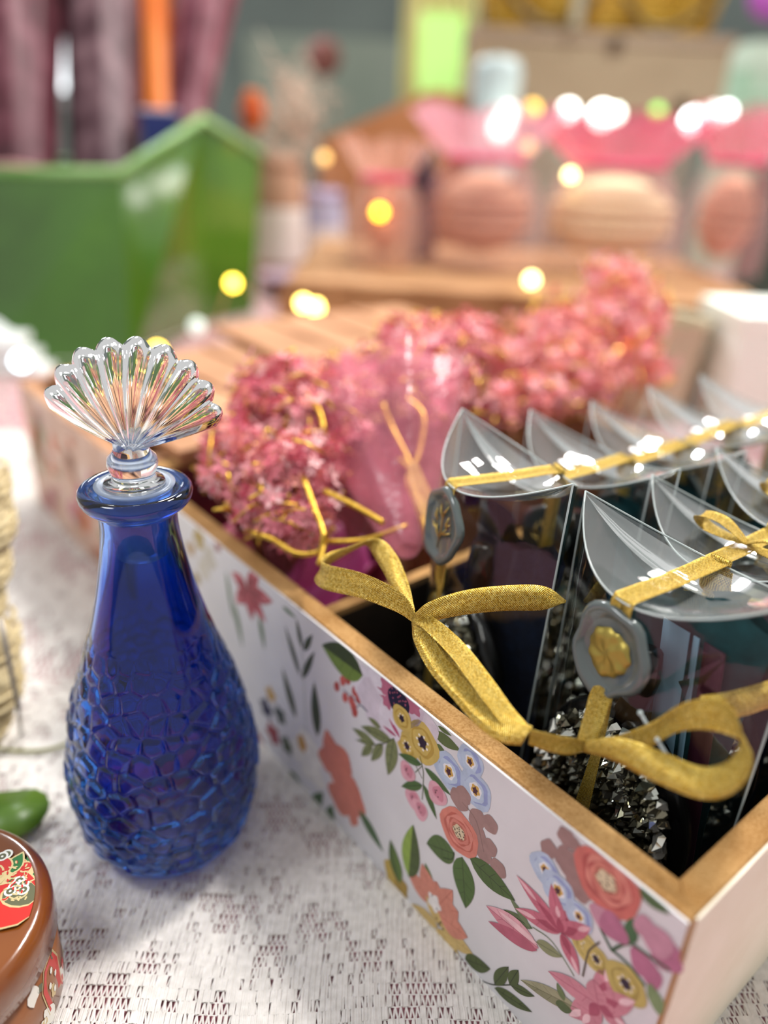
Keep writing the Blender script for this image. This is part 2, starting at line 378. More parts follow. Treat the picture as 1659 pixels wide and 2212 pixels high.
# ------------------------------------------------------------------ the print on the front paper
PR = MB(); PM = []; PK = {}
def pmi(c):
    if c not in PK:
        PK[c] = len(PM); base = lin(c); g_ = sum(base) / 3; base = tuple(x * .86 + g_ * .12 for x in base); mt = mat('print_' + c.strip('#'), c, .5)
        v = coords(mt); n = noise(mt, v, 260, 4, .6)
        L(mt, ramp(mt, n.outputs[0], [(.25, tuple(x * .86 for x in base)), (.75, tuple(min(1, x * 1.12) for x in base))]), P_(mt).inputs['Base Color']); PM.append(mt)
    return PK[c]
_lay = [0]
def pp(x, y):
    r = ray(x, y); o = C0 - BV * .0007; t = (o - CAM).dot(BV) / r.dot(BV); q = CAM + r * t - C0
    return (q.dot(BU), q.z)
A3 = lambda X, Y: (560 + X / 2.9625, 1300 + Y / 2.9625)
A4 = lambda X, Y: (780 + X / 1.887, 1700 + Y / 1.887)
def ppoly(pts, c):
    """polygon of (a,z) panel points"""
    _lay[0] += 1; off = .0007 + .00002 + (_lay[0] % 60) * .0000022 + _lay[0] * .0000002
    ar = sum(pts[i][0] * pts[(i + 1) % len(pts)][1] - pts[(i + 1) % len(pts)][0] * pts[i][1] for i in range(len(pts)))
    if ar > 0: pts = pts[::-1]
    PR.add([B(a, -off, min(max(z, .0013), HB - .0008)) for a, z in pts], [tuple(range(len(pts)))], pmi(c))
def pleaf(p0, p1, w, c, c2=None, vein=None, bend=0., n=9):
    """leaf from base to tip (pixels), width in mm"""
    a = np.array(pp(*p0)); b = np.array(pp(*p1)); d = b - a; ln = np.linalg.norm(d); t = d / ln; s = np.array([-t[1], t[0]]); w = w / 1000
    prof = lambda q: sin(pi * q ** .8) ** .9 if 0 < q < 1 else 0
    mid = [a + d * (i / n) + s * bend * w * sin(pi * i / n) for i in range(n + 1)]
    l_ = [mid[i] + s * w / 2 * prof(i / n) for i in range(n + 1)]; r_ = [mid[i] - s * w / 2 * prof(i / n) for i in range(n + 1)]
    ppoly([tuple(x) for x in l_ + r_[::-1][1:-1]], c)
    if c2: ppoly([tuple(x) for x in l_ + mid[::-1][1:-1]], c2)
    if vein:
        ppoly([tuple(m_ + s * .00011) for m_ in mid] + [tuple(m_ - s * .00011) for m_ in mid[::-1]], vein)
        if w > .0045:
            for k in (3, 5, 7):
                for q in (1, -1):
                    e0 = mid[k - 1]; e1 = mid[k] + s * q * w / 2 * prof(k / n) * .8; dd = (e1 - e0); dd = dd / (np.linalg.norm(dd) + 1e-9); ss = np.array([-dd[1], dd[0]]) * .00006
                    ppoly([tuple(e0 + ss), tuple(e1 + ss), tuple(e1 - ss), tuple(e0 - ss)], vein)
def pblob(p, rx, rz, c, rot=0., wob=.07, n=20, off=(0, 0), lob=5):
    """blob of the panel, radii in mm"""
    a0, z0 = pp(*p); a0 += off[0] / 1000; z0 += off[1] / 1000; ph = random.random() * 6
    ppoly([(a0 + (rx * cos(t) * cos(rot) - rz * sin(t) * sin(rot)) * k / 1000, z0 + (rx * cos(t) * sin(rot) + rz * sin(t) * cos(rot)) * k / 1000)
           for t, k in [(2 * pi * i / n, 1 + wob * sin(lob * 2 * pi * i / n + ph)) for i in range(n)]], c)
def pline(pts, w, c):
    q = [Vector((*pp(*p), 0)) for p in pts]; q = bez(q, 4) if len(q) > 2 else q; l_ = []; r_ = []
    for i, p in enumerate(q):
        t = (q[min(i + 1, len(q) - 1)] - q[max(i - 1, 0)]).normalized(); s = Vector((-t.y, t.x, 0)) * w / 2000
        l_.append((p + s)[:2]); r_.append((p - s)[:2])
    for i in range(len(q) - 1): ppoly([l_[i], l_[i + 1], r_[i + 1], r_[i]], c)
def dots(p, r, n, size, c, seed=0, ring=False):
    rr = random.Random(seed)
    for i in range(n):
        a = rr.random() * 6.28 if not ring else 6.28 * i / n; q = r * (sqrt(rr.random()) if not ring else .9 + .2 * rr.random())
        pblob(p, size, size, c, off=(q * cos(a), q * sin(a)), n=6, wob=0)
G1, G2, G3, GD = '#4c5c2c', '#6f8a34', '#858a5c', '#26301c'
def rose(p, R, c1='#d87a66', c2='#c05a48'):
    pblob(p, R, R, c1, wob=.04); pblob(p, R * .76, R * .76, c2, wob=.05); pblob(p, R * .68, R * .7, '#dc8472', off=(-R * .03, R * .03)); pblob(p, R * .56, R * .56, c2); pblob(p, R * .5, R * .5, '#d67a68')
    pblob(p, R * .38, R * .38, '#b9604c'); pblob(p, R * .3, R * .3, '#dcc9a0', wob=.1); dots(p, R * .3, 26, .28, '#3a1c2c', 3); dots(p, R * .42, 12, .25, '#3a1c2c', 4, True)
def anem(p, R, c1='#cdb04e', c2='#b8962c', ce='#2a1430'):
    pblob(p, R, R * 1.02, c1, wob=.05, lob=4); pblob(p, R * .7, R * .72, c2, wob=.04); pblob(p, R * .55, R * .6, c1, off=(R * .05, 0)); pblob(p, R * .26, R * .3, ce, wob=.2)
    dots(p, R * .32, 7, R * .07, '#f2ead8', 5, True)
def pansy(p, R):
    pblob(p, R, R, '#aebfd8', wob=.06, lob=4); pblob(p, R * .72, R * .75, '#8f9ccc', wob=.08, off=(-R * .08, R * .05)); pblob(p, R * .62, R * .64, '#b4c6dc', off=(R * .06, -R * .05))
    pblob(p, R * .38, R * .42, '#e6e6ea', wob=.1); pblob(p, R * .27, R * .3, '#d2a43c', wob=.15); pblob(p, R * .15, R * .2, '#4a1c30', wob=.25, off=(.1, -.2))
def bud(p, R, rot=0.):
    pblob(p, R, R * 1.1, '#dfa0ae', rot=rot, wob=.09, lob=3); pblob(p, R * .62, R * .66, '#cf7f92', off=(-R * .15, R * .2), wob=.12, lob=3); dots(p, R * .35, 5, .28, '#3c0f28', 8)
def lily(c, tips, w, col='#c8647a', col2='#a83c58', hi='#e8b0b8'):
    for tpt in tips:
        pleaf(c, tpt, w, col, vein=col2); m_ = (c[0] * .45 + tpt[0] * .55, c[1] * .45 + tpt[1] * .55); pleaf(c, m_, w * .5, col2)
        pleaf(m_, tpt, w * .3, hi)
# far left of the panel, mostly out of focus
for (x, y, r, c) in [(430, 1165, 5, '#b59a4e'), (412, 1185, 3.5, '#b48a3c'), (452, 1205, 6, '#c9c2b4'), (470, 1180, 2.6, '#9a4a4a'), (440, 1230, 5, '#cfc8b8'), (425, 1250, 3.2, '#a38a3c')]: pblob((x, y), r, r, c, wob=.2)
lily((535, 1275), [(500, 1235), (560, 1225), (590, 1300), (575, 1345), (510, 1300), (545, 1340)], 7, '#b43c4e', '#8e2436', '#cf6a72')
for a, b, w in [((488, 1232), (505, 1340), 3), ((505, 1300), (525, 1400), 4), ((560, 1330), (572, 1405), 3.5), ((610, 1310), (640, 1335), 2)]: pleaf(a, b, w, '#5f7a58')
for (x, y, r, c) in [(575, 1530, 4.5, '#2a2c50'), (590, 1585, 5, '#9a2c3c'), (560, 1600, 4, '#8c2030'), (605, 1545, 4, '#3d4a48'), (585, 1500, 3.5, '#c89a3c'), (620, 1610, 4, '#4a5a3a')]: pblob((x, y), r, r, c, wob=.2)
# slender grey-green sprig, left
pline([A3(300, 850), A3(285, 500), A3(270, 300)], .35, '#9aa79a')
for a, b, w in [((262, 475), (165, 150), 3.2), ((275, 300), (238, 105), 2.8), ((285, 312), (342, 210), 3.0), ((275, 490), (355, 318), 3.2), ((235, 745), (148, 420), 5), ((372, 860), (352, 510), 6)]:
    pleaf(A3(*a), A3(*b), w, '#3f4a34', vein='#2b3424')
for (x, y, r) in [(300, 900, 6), (350, 980, 6), (255, 960, 6), (310, 1060, 6), (370, 1120, 5)]: pblob(A3(x, y), r, r, '#e8e4da', wob=.12)
pblob(A3(275, 905), 3, 4, '#c99436', wob=.1)
for (x, y, r, s) in [(450, 915, 4, 6), (430, 1010, 5, 5), (520, 1000, 7, 6), (500, 1090, 6, 6), (555, 1180, 8.5, 8), (520, 1260, 7.5, 7), (600, 1260, 7, 8), (600, 1370, 3, 5)]: pblob(A3(x, y), r, s, '#cf7562', wob=.1, lob=4)
for (x, y) in [(545, 1040), (575, 1230)]: pblob(A3(x, y), 4, 5, '#bd5e4c', wob=.15)
pblob(A3(475, 1090), 2.2, 3.5, '#22244a', wob=.2); pblob(A3(490, 1150), 2.5, 3, '#ece6e2', wob=.2)
for a, b, w in [((190, 1080), (290, 1220), 6), ((330, 1330), (410, 1220), 6), ((440, 1440), (470, 1300), 6), ((640, 1330), (795, 1600), 5.5)]: pleaf(A3(*a), A3(*b), w, '#4c6a44', vein='#34482c')
# centre bouquet
pleaf(A3(665, 470), A3(402, 275), 13, G2, '#3c4a26', GD)
pline([A3(690, 700), A3(630, 640), A3(540, 560)], .3, '#4a4a6a'); pline([A3(700, 705), A3(650, 660), A3(610, 690)], .3, '#4a4a6a')
for k, (x, y) in enumerate([(497, 542), (535, 505), (568, 497), (550, 612), (612, 572), (590, 630), (636, 618), (603, 668), (612, 705)]): pblob(A3(x, y), 1.5, 2.3, '#c9564c' if k % 2 else '#b84840', rot=.3, wob=.03)
for (x, y, r, s, c) in [(700, 560, 8, 8, '#d6d0da'), (740, 640, 9, 8, '#cfc4d0'), (800, 500, 8, 7, '#dad4de'), (760, 720, 7, 7, '#d2c6d2'), (840, 760, 6, 7, '#dcd4de'), (990, 740, 8, 7, '#d0c2ce'), (1060, 800, 6, 6, '#d4c8d2'), (940, 660, 8, 7, '#cebccb')]: pblob(A3(x, y), r, s, c, wob=.08, lob=4)
for a, b in [((860, 610), (750, 540)), ((850, 650), (770, 590)), ((880, 860), (790, 790)), ((885, 850), (830, 740)), ((900, 870), (860, 780))]: pleaf(A3(*a), A3(*b), 1.3, '#b0426a')
for (x, y, r) in [(830, 560, 4), (860, 580, 3.6), (985, 660, 3.5), (820, 640, 2.4)]: pblob(A3(x, y), r, r, '#b5607c', wob=.2)
pblob(A3(893, 640), 5.2, 5.2, '#191434', wob=.03); dots(A3(893, 620), 4.2, 22, .32, '#b0506e', 11)
anem(A3(915, 745), 4.6); anem(A3(945, 922), 5.0); anem(A3(1045, 900), 7.4)
for a, b, w in [((850, 890), (652, 795), 4.8), ((745, 915), (598, 808), 4.0), ((725, 915), (655, 985), 3.4), ((792, 908), (718, 1018), 3.8), ((865, 872), (825, 1108), 6), ((780, 805), (698, 738), 2.6), ((740, 915), (620, 880), 1.6)]:
    pleaf(A3(*a), A3(*b), w, '#7c8452', vein=GD)
pline([A3(865, 872), A3(800, 905), A3(740, 915)], .25, GD)
for a, b, w in [((1115, 835), (1290, 952), 4.4), ((1132, 918), (1185, 950), 2.2), ((1145, 795), (1232, 858), 1.6)]: pleaf(A3(*a), A3(*b), w, '#5b6c36')
pansy(A3(1215, 1085), 6.4); pansy(A3(1352, 1022), 5.2); pansy(A3(1385, 1205), 6.3)
pline([A3(1030, 985), A3(1052, 1100), A3(1045, 1265)], .32, G1); pline([A3(985, 1000), A3(1010, 1060), A3(1045, 1130)], .25, G1); pline([A3(1000, 1090), A3(1045, 1050)], .25, G1)
for a, b, w in [((1060, 1060), (1228, 1238), 3.2), ((1055, 1170), (1137, 1390), 3.0), ((1040, 1040), (893, 972), 3.2), ((1045, 1172), (912, 1180), 3.4)]: pleaf(A3(*a), A3(*b), w, '#4a6a32', vein='#2c4420')
bud(A3(950, 1085), 3.5, .5); bud(A3(1140, 1228), 4.0, .6); bud(A3(985, 1262), 3.6, .3); bud(A3(1030, 1330), 3.6)
for (x, y, r, s) in [(1280, 1265, 3.8, 3.6), (1310, 1235, 3, 3), (1395, 1390, 3.0, 4.2), (1478, 1422, 2.9, 3.2), (1405, 1475, 2.8, 2.8), (1475, 1570, 2.8, 3.2), (1440, 1615, 3, 3.4), (1530, 1705, 3.0, 3.2), (1425, 1545, 2.8, 3)]: pblob(A3(x, y), r, s, '#a07a74', rot=.4, wob=.05)
pline([A3(1300, 1280), A3(1390, 1400), A3(1440, 1600)], .3, '#8a6a64')
rose(A3(1280, 1472), 8.2)
for a, b, w, c in [((1252, 1612), (1072, 1545), 9.5, '#4f6a30'), ((1300, 1632), (1322, 1960), 9.5, '#4c6a2c'), ((1350, 1640), (1640, 1912), 8.6, '#4a642c')]: pleaf(A3(*a), A3(*b), w, c, vein=GD)
pline([A3(1250, 1600), A3(1235, 1645), A3(1180, 1635)], .25, GD)
# lower left bouquet
pleaf(A3(960, 1760), A3(988, 1425), 9, '#8fae3c', '#4a5c28', GD); pleaf(A3(900, 1800), A3(842, 1520), 6.5, '#4c6428', '#5f7c30', GD); pleaf(A4(290, 400), A4(262, 308), 3, '#5c7a34')
pblob(A4(130, 370), 4, 8, '#c0a03a', wob=.12, rot=-.3); pblob(A4(165, 410), 3.4, 5, '#a8862a', wob=.12)
for a, b, w in [((290, 480), (185, 325), 8), ((300, 480), (250, 310), 9), ((300, 480), (310, 385), 9), ((310, 490), (398, 508), 12), ((320, 520), (436, 612), 10), ((300, 500), (375, 420), 8)]: pleaf(A4(*a), A4(*b), w, '#d6836c', vein='#b9604c')
pblob(A4(300, 470), 3, 3.6, '#ece6e2', wob=.2); dots(A4(300, 470), 3, 10, .4, '#22244a', 21)
for a, b, w in [((325, 570), (265, 420), 6), ((325, 570), (375, 490), 6), ((330, 575), (458, 682), 7.5), ((320, 575), (408, 722), 7.5), ((315, 570), (205, 475), 6), ((320, 575), (330, 700), 6)]: pleaf(A4(*a), A4(*b), w, '#d4b468', vein='#b08a3c')
dots(A4(330, 560), 2.6, 12, .42, '#4a2818', 22)
# leafy sprig at the bottom
pline([A4(470, 780), A4(540, 805), A4(620, 805)], .35, GD)
for a, b, w in [((545, 802), (602, 732), 4.2), ((606, 802), (642, 745), 3.8), ((612, 808), (708, 852), 3.2), ((545, 818), (698, 916), 4.6), ((425, 700), (528, 740), 6)]: pleaf(A4(*a), A4(*b), w, '#4e5c2c', vein=GD)
pleaf(A4(890, 905), A4(652, 785), 5.5, '#8c8a66', '#a09c78', '#6a6844'); pleaf(A4(795, 880), A4(865, 912), 3.6, '#56663a'); pleaf(A4(830, 870), A4(800, 795), 2.6, '#6a7a4a')
# tulip
pleaf(A4(725, 655), A4(512, 482), 9, '#d07c8c', '#e0a0aa', '#a84a64'); pleaf(A4(720, 665), A4(520, 545), 5, '#b8566e'); pleaf(A4(722, 640), A4(560, 500), 2.4, '#ecc0c4')
pleaf(A4(700, 576), A4(582, 498), 3.4, '#5c6c44', vein=GD); pleaf(A4(690, 575), A4(602, 440), 2.6, '#6c7c54'); pleaf(A4(715, 630), A4(822, 692), 4.2, '#8a8e62', vein='#5c6040'); pline([A4(700, 570), A4(780, 630), A4(870, 770)], .35, '#6c7c54')
# right bouquet
for (x, y, r, s) in [(765, 250, 2.4, 3.4), (838, 205, 2.8, 3), (845, 305, 4.2, 4.6), (885, 412, 4, 3.6), (870, 235, 2.4, 2.4)]: pblob(A4(x, y), r, s, '#9c7672', rot=.3, wob=.08)
for (x, y, r) in [(752, 335, 5.2), (805, 420, 5.6), (890, 525, 4.5)]: pansy(A4(x, y), r)
rose(A4(1002, 382), 9.6, '#d0665a', '#b84c46')
pleaf(A4(1128, 410), A4(1262, 518), 4.2, '#4c6a3c')
for pts in ([(935, 480), (975, 570), (1020, 660)], [(1020, 660), (1090, 720), (1160, 810)], [(1110, 640), (1180, 690), (1262, 745)], [(1020, 665), (1070, 640), (1105, 635)]): pline([A4(*q) for q in pts], .8, '#3c5c3c')
pleaf(A4(1100, 635), A4(1106, 530), 3.8, '#3f6a40'); pleaf(A4(1170, 850), A4(1240, 880), 8, '#7c9460')
for (x, y, r) in [(985, 530, 3.6), (1030, 570, 4.2), (1165, 575, 3.4), (1205, 620, 4.6), (1240, 690, 4.2), (1150, 720, 3.8), (1180, 765, 3.4), (1250, 650, 3)]: pblob(A4(x, y), r, r, '#c98aa0' if int(x) % 2 else '#b8688a', wob=.12, lob=3)
anem(A4(920, 655), 4.6, '#c9b258', '#a8923c'); anem(A4(960, 700), 4.2, '#c9b258', '#a8923c'); anem(A4(1080, 800), 6, '#c2ad52', '#a8923c')
pline([A4(975, 630), A4(930, 670), A4(905, 770)], .5, '#5c5040')
lily(A4(820, 590), [A4(636, 358), A4(778, 392), A4(884, 478), A4(630, 492), A4(940, 572), A4(890, 765), A4(800, 480)], 5.2)
lily(A4(970, 885), [A4(765, 748), A4(1022, 715), A4(850, 930), A4(1120, 870), A4(1090, 985), A4(905, 960), A4(950, 780)], 6.5, '#d08090', '#b04a66', '#f0c4ca')
tag(PR.build('floral_print', PM, tray), 'printed flowers in coral, pink, yellow, pale blue and green')

# ------------------------------------------------------------------ second tray, in line behind the first
t2 = thing('gift_tray', B(.309, 0), 'blurred flower-papered kraft tray standing behind the first, left of the bottle', 'tray')
def w2(a0, a1, b0, b1, name, mt, z0=.001, z1=HB): m_ = MB(); bbox(m_, a0, a1, b0, b1, z0, z1); return m_.build(name, mt, t2)
T2 = .478
w2(.309, T2, 0, WT, 'front_wall', KRAFT_FAR); w2(.309, .309 + WT, WT, .34, 'end_wall', KRAFT_FAR); w2(T2 - WT, T2, WT, .34, 'far_end_wall', KRAFT_FAR)
w2(.309, T2, .34, .348, 'back_wall', KRAFT_FAR); w2(.309 + WT, T2 - WT, WT, .34, 'bottom_board', KRAFT_FAR, .001, .005)
w2(.309, T2, -.0007, 0, 'front_paper', mottled('paper_dusty', '#b99a8c', '#dccac0', 38, .6, mid='#c4a08c'), .001, HB - .0005)
m_ = MB()
for k in range(46):
    a = .312 + random.random() * .16; z = .008 + random.random() * .07; r = .003 + random.random() * .006
    c = B(a, -.0011, z); ph = random.random() * 6
    m_.add([c + BU * (r * cos(t) * (1 + .2 * sin(3 * t + ph))) + Vector((0, 0, r * sin(t) * (1 + .2 * sin(3 * t + ph)))) for t in [2 * pi * j / 12 for j in range(12)]], [tuple(range(12))[::-1]], k % 4)
m_.build('floral_print', [mat('p2a', '#9c6a50'), mat('p2b', '#7c8458'), mat('p2c', '#c0643c'), mat('p2d', '#b4707c')], t2)
# kraft filler boards laid over the second tray
for k, (a0, a1, b0, b1, z, rz) in enumerate([(.30, .47, .02, .17, HB + .001, .04), (.33, .50, .15, .33, HB + .0075, -.05)]):
    m_ = MB(); c = B((a0 + a1) / 2, (b0 + b1) / 2, z); m_.cbox(c, a1 - a0, b1 - b0, .006, ANG + rz)
    for j in range(3): m_.cbox(c + Vector((0, 0, .006)) + BV * (.04 * (j - 1)), (a1 - a0) * .98, .012, .0022, ANG + rz)
    m_.org = c
    tag(m_.build('kraft_lid', KRAFT_FAR), ['ribbed kraft board lid lying on the second tray, behind the glass shell', 'ribbed kraft board lid behind the pink flowers, upper of the two lids'][k], 'lid', 'kraft lids')
# stack of planks of a pale wooden crate
cr = thing('wooden_crate', gz(1000, 640, 0), 'brown wooden crate of planks behind the pink flowers, carrying pink gift bags', 'crate')
cc = Vector((.14, .98, 0)); 
for k in range(5):
    m_ = MB(); m_.cbox(cc + Vector((0, -.15 + .074 * k, .088)), .50, .068, .010, -.07); m_.build('plank', mottled('crate_wood', '#946840', '#b88c62', 25, .7), cr)
for sy in (-1, 1):
    for k in range(2):
        m_ = MB(); m_.cbox(cc + Vector((0, sy * .178, .004 + k * .043)), .50, .012, .038, -.07); m_.build('plank', mat('crate_wood'), cr)
for sx in (-1, 1):
    m_ = MB(); m_.cbox(cc + Vector((sx * .24, 0, .0)), .014, .34, .087, -.07); m_.build('end_board', mat('crate_wood'), cr)

# ------------------------------------------------------------------ bottle
bc = gz(373, 1786, 0); bc.z = .0017
bt = thing('glass_bottle', bc, 'cobalt blue glass bottle with scale relief and clear shell stopper', 'bottle')
prof_o = [(0, .0012), (.019, .0004), (.0238, .0006), (.0262, .003), (.0286, .009), (.0305, .017), (.0316, .026), (.0317, .036), (.0304, .048), (.0280, .060), (.0248, .072), (.0212, .084),
          (.0180, .095), (.0154, .105), (.0135, .114), (.0122, .122), (.0116, .128), (.0116, .1325)]
def interp(prof, n):
    P = [Vector((r, z, 0)) for r, z in prof]; c = bez(P, 12); d = [0]
    for a, b in zip(c, c[1:]): d.append(d[-1] + (b - a).length)
    out = []; 
    for i in range(n + 1):
        t = d[-1] * i / n; k = np.searchsorted(d, t); k = min(max(k, 1), len(c) - 1); q = (t - d[k - 1]) / (d[k] - d[k - 1] + 1e-12); out.append(c[k - 1].lerp(c[k], q))
    return [(max(p.x, 0), p.y) for p in out]
NT, NA = 300, 448
po = interp(prof_o, NT)
r_ = np.array([p[0] for p in po]); z_ = np.array([p[1] for p in po]); s_ = np.concatenate([[0], np.cumsum(np.hypot(np.diff(r_), np.diff(z_)))])
th = np.arange(NA) * 2 * pi / NA
NC = 23; RP = .0064; jr = np.random.default_rng(3); J1 = jr.normal(0, .17, (60, NC)); J2 = jr.normal(0, .17, (60, NC)); J3 = jr.uniform(.45, 1.3, (60, NC))
TH, SS = np.meshgrid(th, s_); fi = TH / (2 * pi) * NC; fj = SS / RP
best = np.full(TH.shape, 9.); sec = np.full(TH.shape, 9.); hv = np.zeros(TH.shape)
for dj in (-1, 0, 1, 2):
    j = np.floor(fj).astype(int) + dj; jc = np.clip(j, 0, 59)
    for di in (-1, 0, 1, 2):
        i = np.floor(fi - .5 * (j % 2)).astype(int) + di; im = i % NC
        px = i + .5 * (j % 2) + J1[jc, im]; py = j + J2[jc, im]
        dd = np.hypot((fi - px) * 1.02, (fj - py) * .98 * (1 + .18 * np.sign(fj - py)))
        m1 = dd < best; sec = np.where(m1, best, np.minimum(sec, dd)); hv = np.where(m1, J3[jc, im], hv); best = np.where(m1, dd, best)
edge = np.clip((sec - best) / .5, 0, 1); hgt = (1 - (1 - edge) ** 2.2) * hv
zz = z_[:, None] * np.ones_like(TH)
fade = np.clip((.092 - zz) / .022, 0, 1) * np.clip((zz - .003) / .006, 0, 1)
wavy = .00010 * np.sin(TH * 5 + zz * 60) * np.clip((zz - .085) / .01, 0, 1)
dr = hgt * .00145 * fade + wavy * 1.0
RR = r_[:, None] + dr * (r_[:, None] > .004)
V = np.stack([RR * np.cos(TH), RR * np.sin(TH), zz], -1).reshape(-1, 3)
ring = [(.0116, .1325), (.0126, .1335), (.0150, .1350), (.0163, .1368), (.0167, .1385), (.0163, .1400), (.0150, .1408), (.0134, .1404), (.0122, .1392), (.0104, .1375), (.0094, .135),
        (.0092, .126), (.0104, .117), (.0128, .106), (.0155, .096), (.0190, .084), (.0226, .072), (.0259, .060), (.0278, .048), (.0290, .036), (.0289, .026), (.0277, .017), (.0255, .010), (.021, .0062), (.010, .0052), (0, .005)]
pi_ = interp(ring, 150)
V2 = np.array([[r * cos(t), r * sin(t), z] for r, z in pi_[1:] for t in th])
Vall = np.concatenate([V, V2]); nr = NT + 1 + 150
idx = np.arange(nr * NA).reshape(nr, NA); a = idx[:-1]; b = idx[1:]; q = np.stack([a, np.roll(a, -1, 1), np.roll(b, -1, 1), b], -1).reshape(-1, 4)
me = bpy.data.meshes.new('body'); me.from_pydata(Vall.tolist(), [], q.tolist()); me.polygons.foreach_set('use_smooth', [True] * len(q)); me.update()
BLUE = mat('cobalt_glass', (.02, .10, .55), .015, trans=1., ior=1.5)
v_ = coords(BLUE); sp_ = N(BLUE, 'ShaderNodeSeparateXYZ'); L(BLUE, v_, sp_.inputs[0])   # the tint thins out at the lip
L(BLUE, ramp(BLUE, math_(BLUE, 'MULTIPLY', sp_.outputs[2], 5.), [(.0, (.022, .15, .60)), (.56, (.016, .115, .52)), (.615, (.15, .33, .80)), (.665, (.13, .29, .76)), (.70, (.07, .17, .58))]), P_(BLUE).inputs['Base Color'])
me.materials.append(BLUE); o = bpy.data.objects.new('body', me); COL.objects.link(o); o.parent = bt; ORG['body'] = ORG[bt.name]
CLEAR = mat('clear_acrylic', '#fbfdfd', .03, trans=1., ior=1.47)
FROST = mat('stopper_sleeve', '#dfeafa', .25, trans=.65, ior=1.35)
st = MB(); st.lathe(bc, [(.0, .117), (.0060, .117), (.0078, .1185), (.0080, .124), (.0086, .1245), (.0086, .128), (.0089, .1285), (.0091, .1335), (.0112, .1402), (.0118, .1412), (.0100, .1414), (.0072, .1402), (0, .1400)], 48)
slv = st.build('stopper_sleeve', FROST, bt)
sh = MB(); sh.lathe(bc, [(0, .1405), (.0080, .1405), (.0092, .1412), (.0088, .1422), (.0066, .1430), (.0060, .1440), (.0068, .1456), (.0074, .1478), (.0070, .1498), (.0056, .1512), (.0050, .1528), (.0050, .1545), (0, .1550)], 40)
sh.build('stopper_knob', CLEAR, bt)
# scallop shell: nine ribs fanned from the base
nrib = 9; Lr = .0318; yaw = radians(8)
fx = Vector((cos(yaw), sin(yaw), 0)); fz = (Vector((0, 0, 1)) * cos(.12) + Vector((-sin(yaw), cos(yaw), 0)) * sin(.12)); fn = fx.cross(fz)
tilt = radians(7); fx, fz = fx * cos(tilt) - fz * sin(tilt), fz * cos(tilt) + fx * sin(tilt)
base = bc + Vector((0, 0, .1515))
A0, A1 = radians(22), radians(159)
ns, na_ = 26, nrib * 10
def shell(side):
    def fn_(u_, v_):
        ang = A0 + (A1 - A0) * v_; ribp = abs(sin(pi * nrib * v_)); 
        R = Lr * (1 - .16 * (abs(v_ - .5) * 2) ** 2) * (1 + .085 * (ribp - .6) * u_)
        s = u_; thick = (.0026 * (1 - s) ** .5 + .0034 * sin(pi * min(1, s * .98) ** 1.1)) * .9
        endr = sqrt(max(0, 1 - max(0, (s - .9) / .1) ** 2)); prof = (thick + .0023 * ribp * s) * endr * (1 - .55 * (abs(v_ - .5) * 2) ** 6)
        bow = .0055 * s * s
        p = base + fx * (cos(ang) * R * (s * .97 + .03)) + fz * (sin(ang) * R * (s * .97 + .03) + .0) + fn * (side * max(prof, .00002) - bow * .0 + .0 * s)
        return p - fn * bow * .6
    return fn_
m1 = MB(); nu, nv = ns, na_
vs = [shell(1)(i / nu, j / nv) for i in range(nu + 1) for j in range(nv + 1)] + [shell(-1)(i / nu, j / nv) for i in range(nu + 1) for j in range(nv + 1)]
K = (nu + 1) * (nv + 1); ix = lambda i, j, s=0: s * K + i * (nv + 1) + j
fs = []
for i in range(nu):
    for j in range(nv):
        fs.append((ix(i, j), ix(i, j + 1), ix(i + 1, j + 1), ix(i + 1, j))); fs.append((ix(i, j, 1), ix(i + 1, j, 1), ix(i + 1, j + 1, 1), ix(i, j + 1, 1)))
for i in range(nu): fs.append((ix(i, 0), ix(i + 1, 0), ix(i + 1, 0, 1), ix(i, 0, 1))); fs.append((ix(i, nv), ix(i, nv, 1), ix(i + 1, nv, 1), ix(i + 1, nv)))
for j in range(nv): fs.append((ix(nu, j), ix(nu, j + 1), ix(nu, j + 1, 1), ix(nu, j, 1))); fs.append((ix(0, j), ix(0, j, 1), ix(0, j + 1, 1), ix(0, j + 1)))
m1.add(vs, fs, 0, True); tag(m1.build('stopper_shell', CLEAR, bt), 'clear ribbed scallop shell')

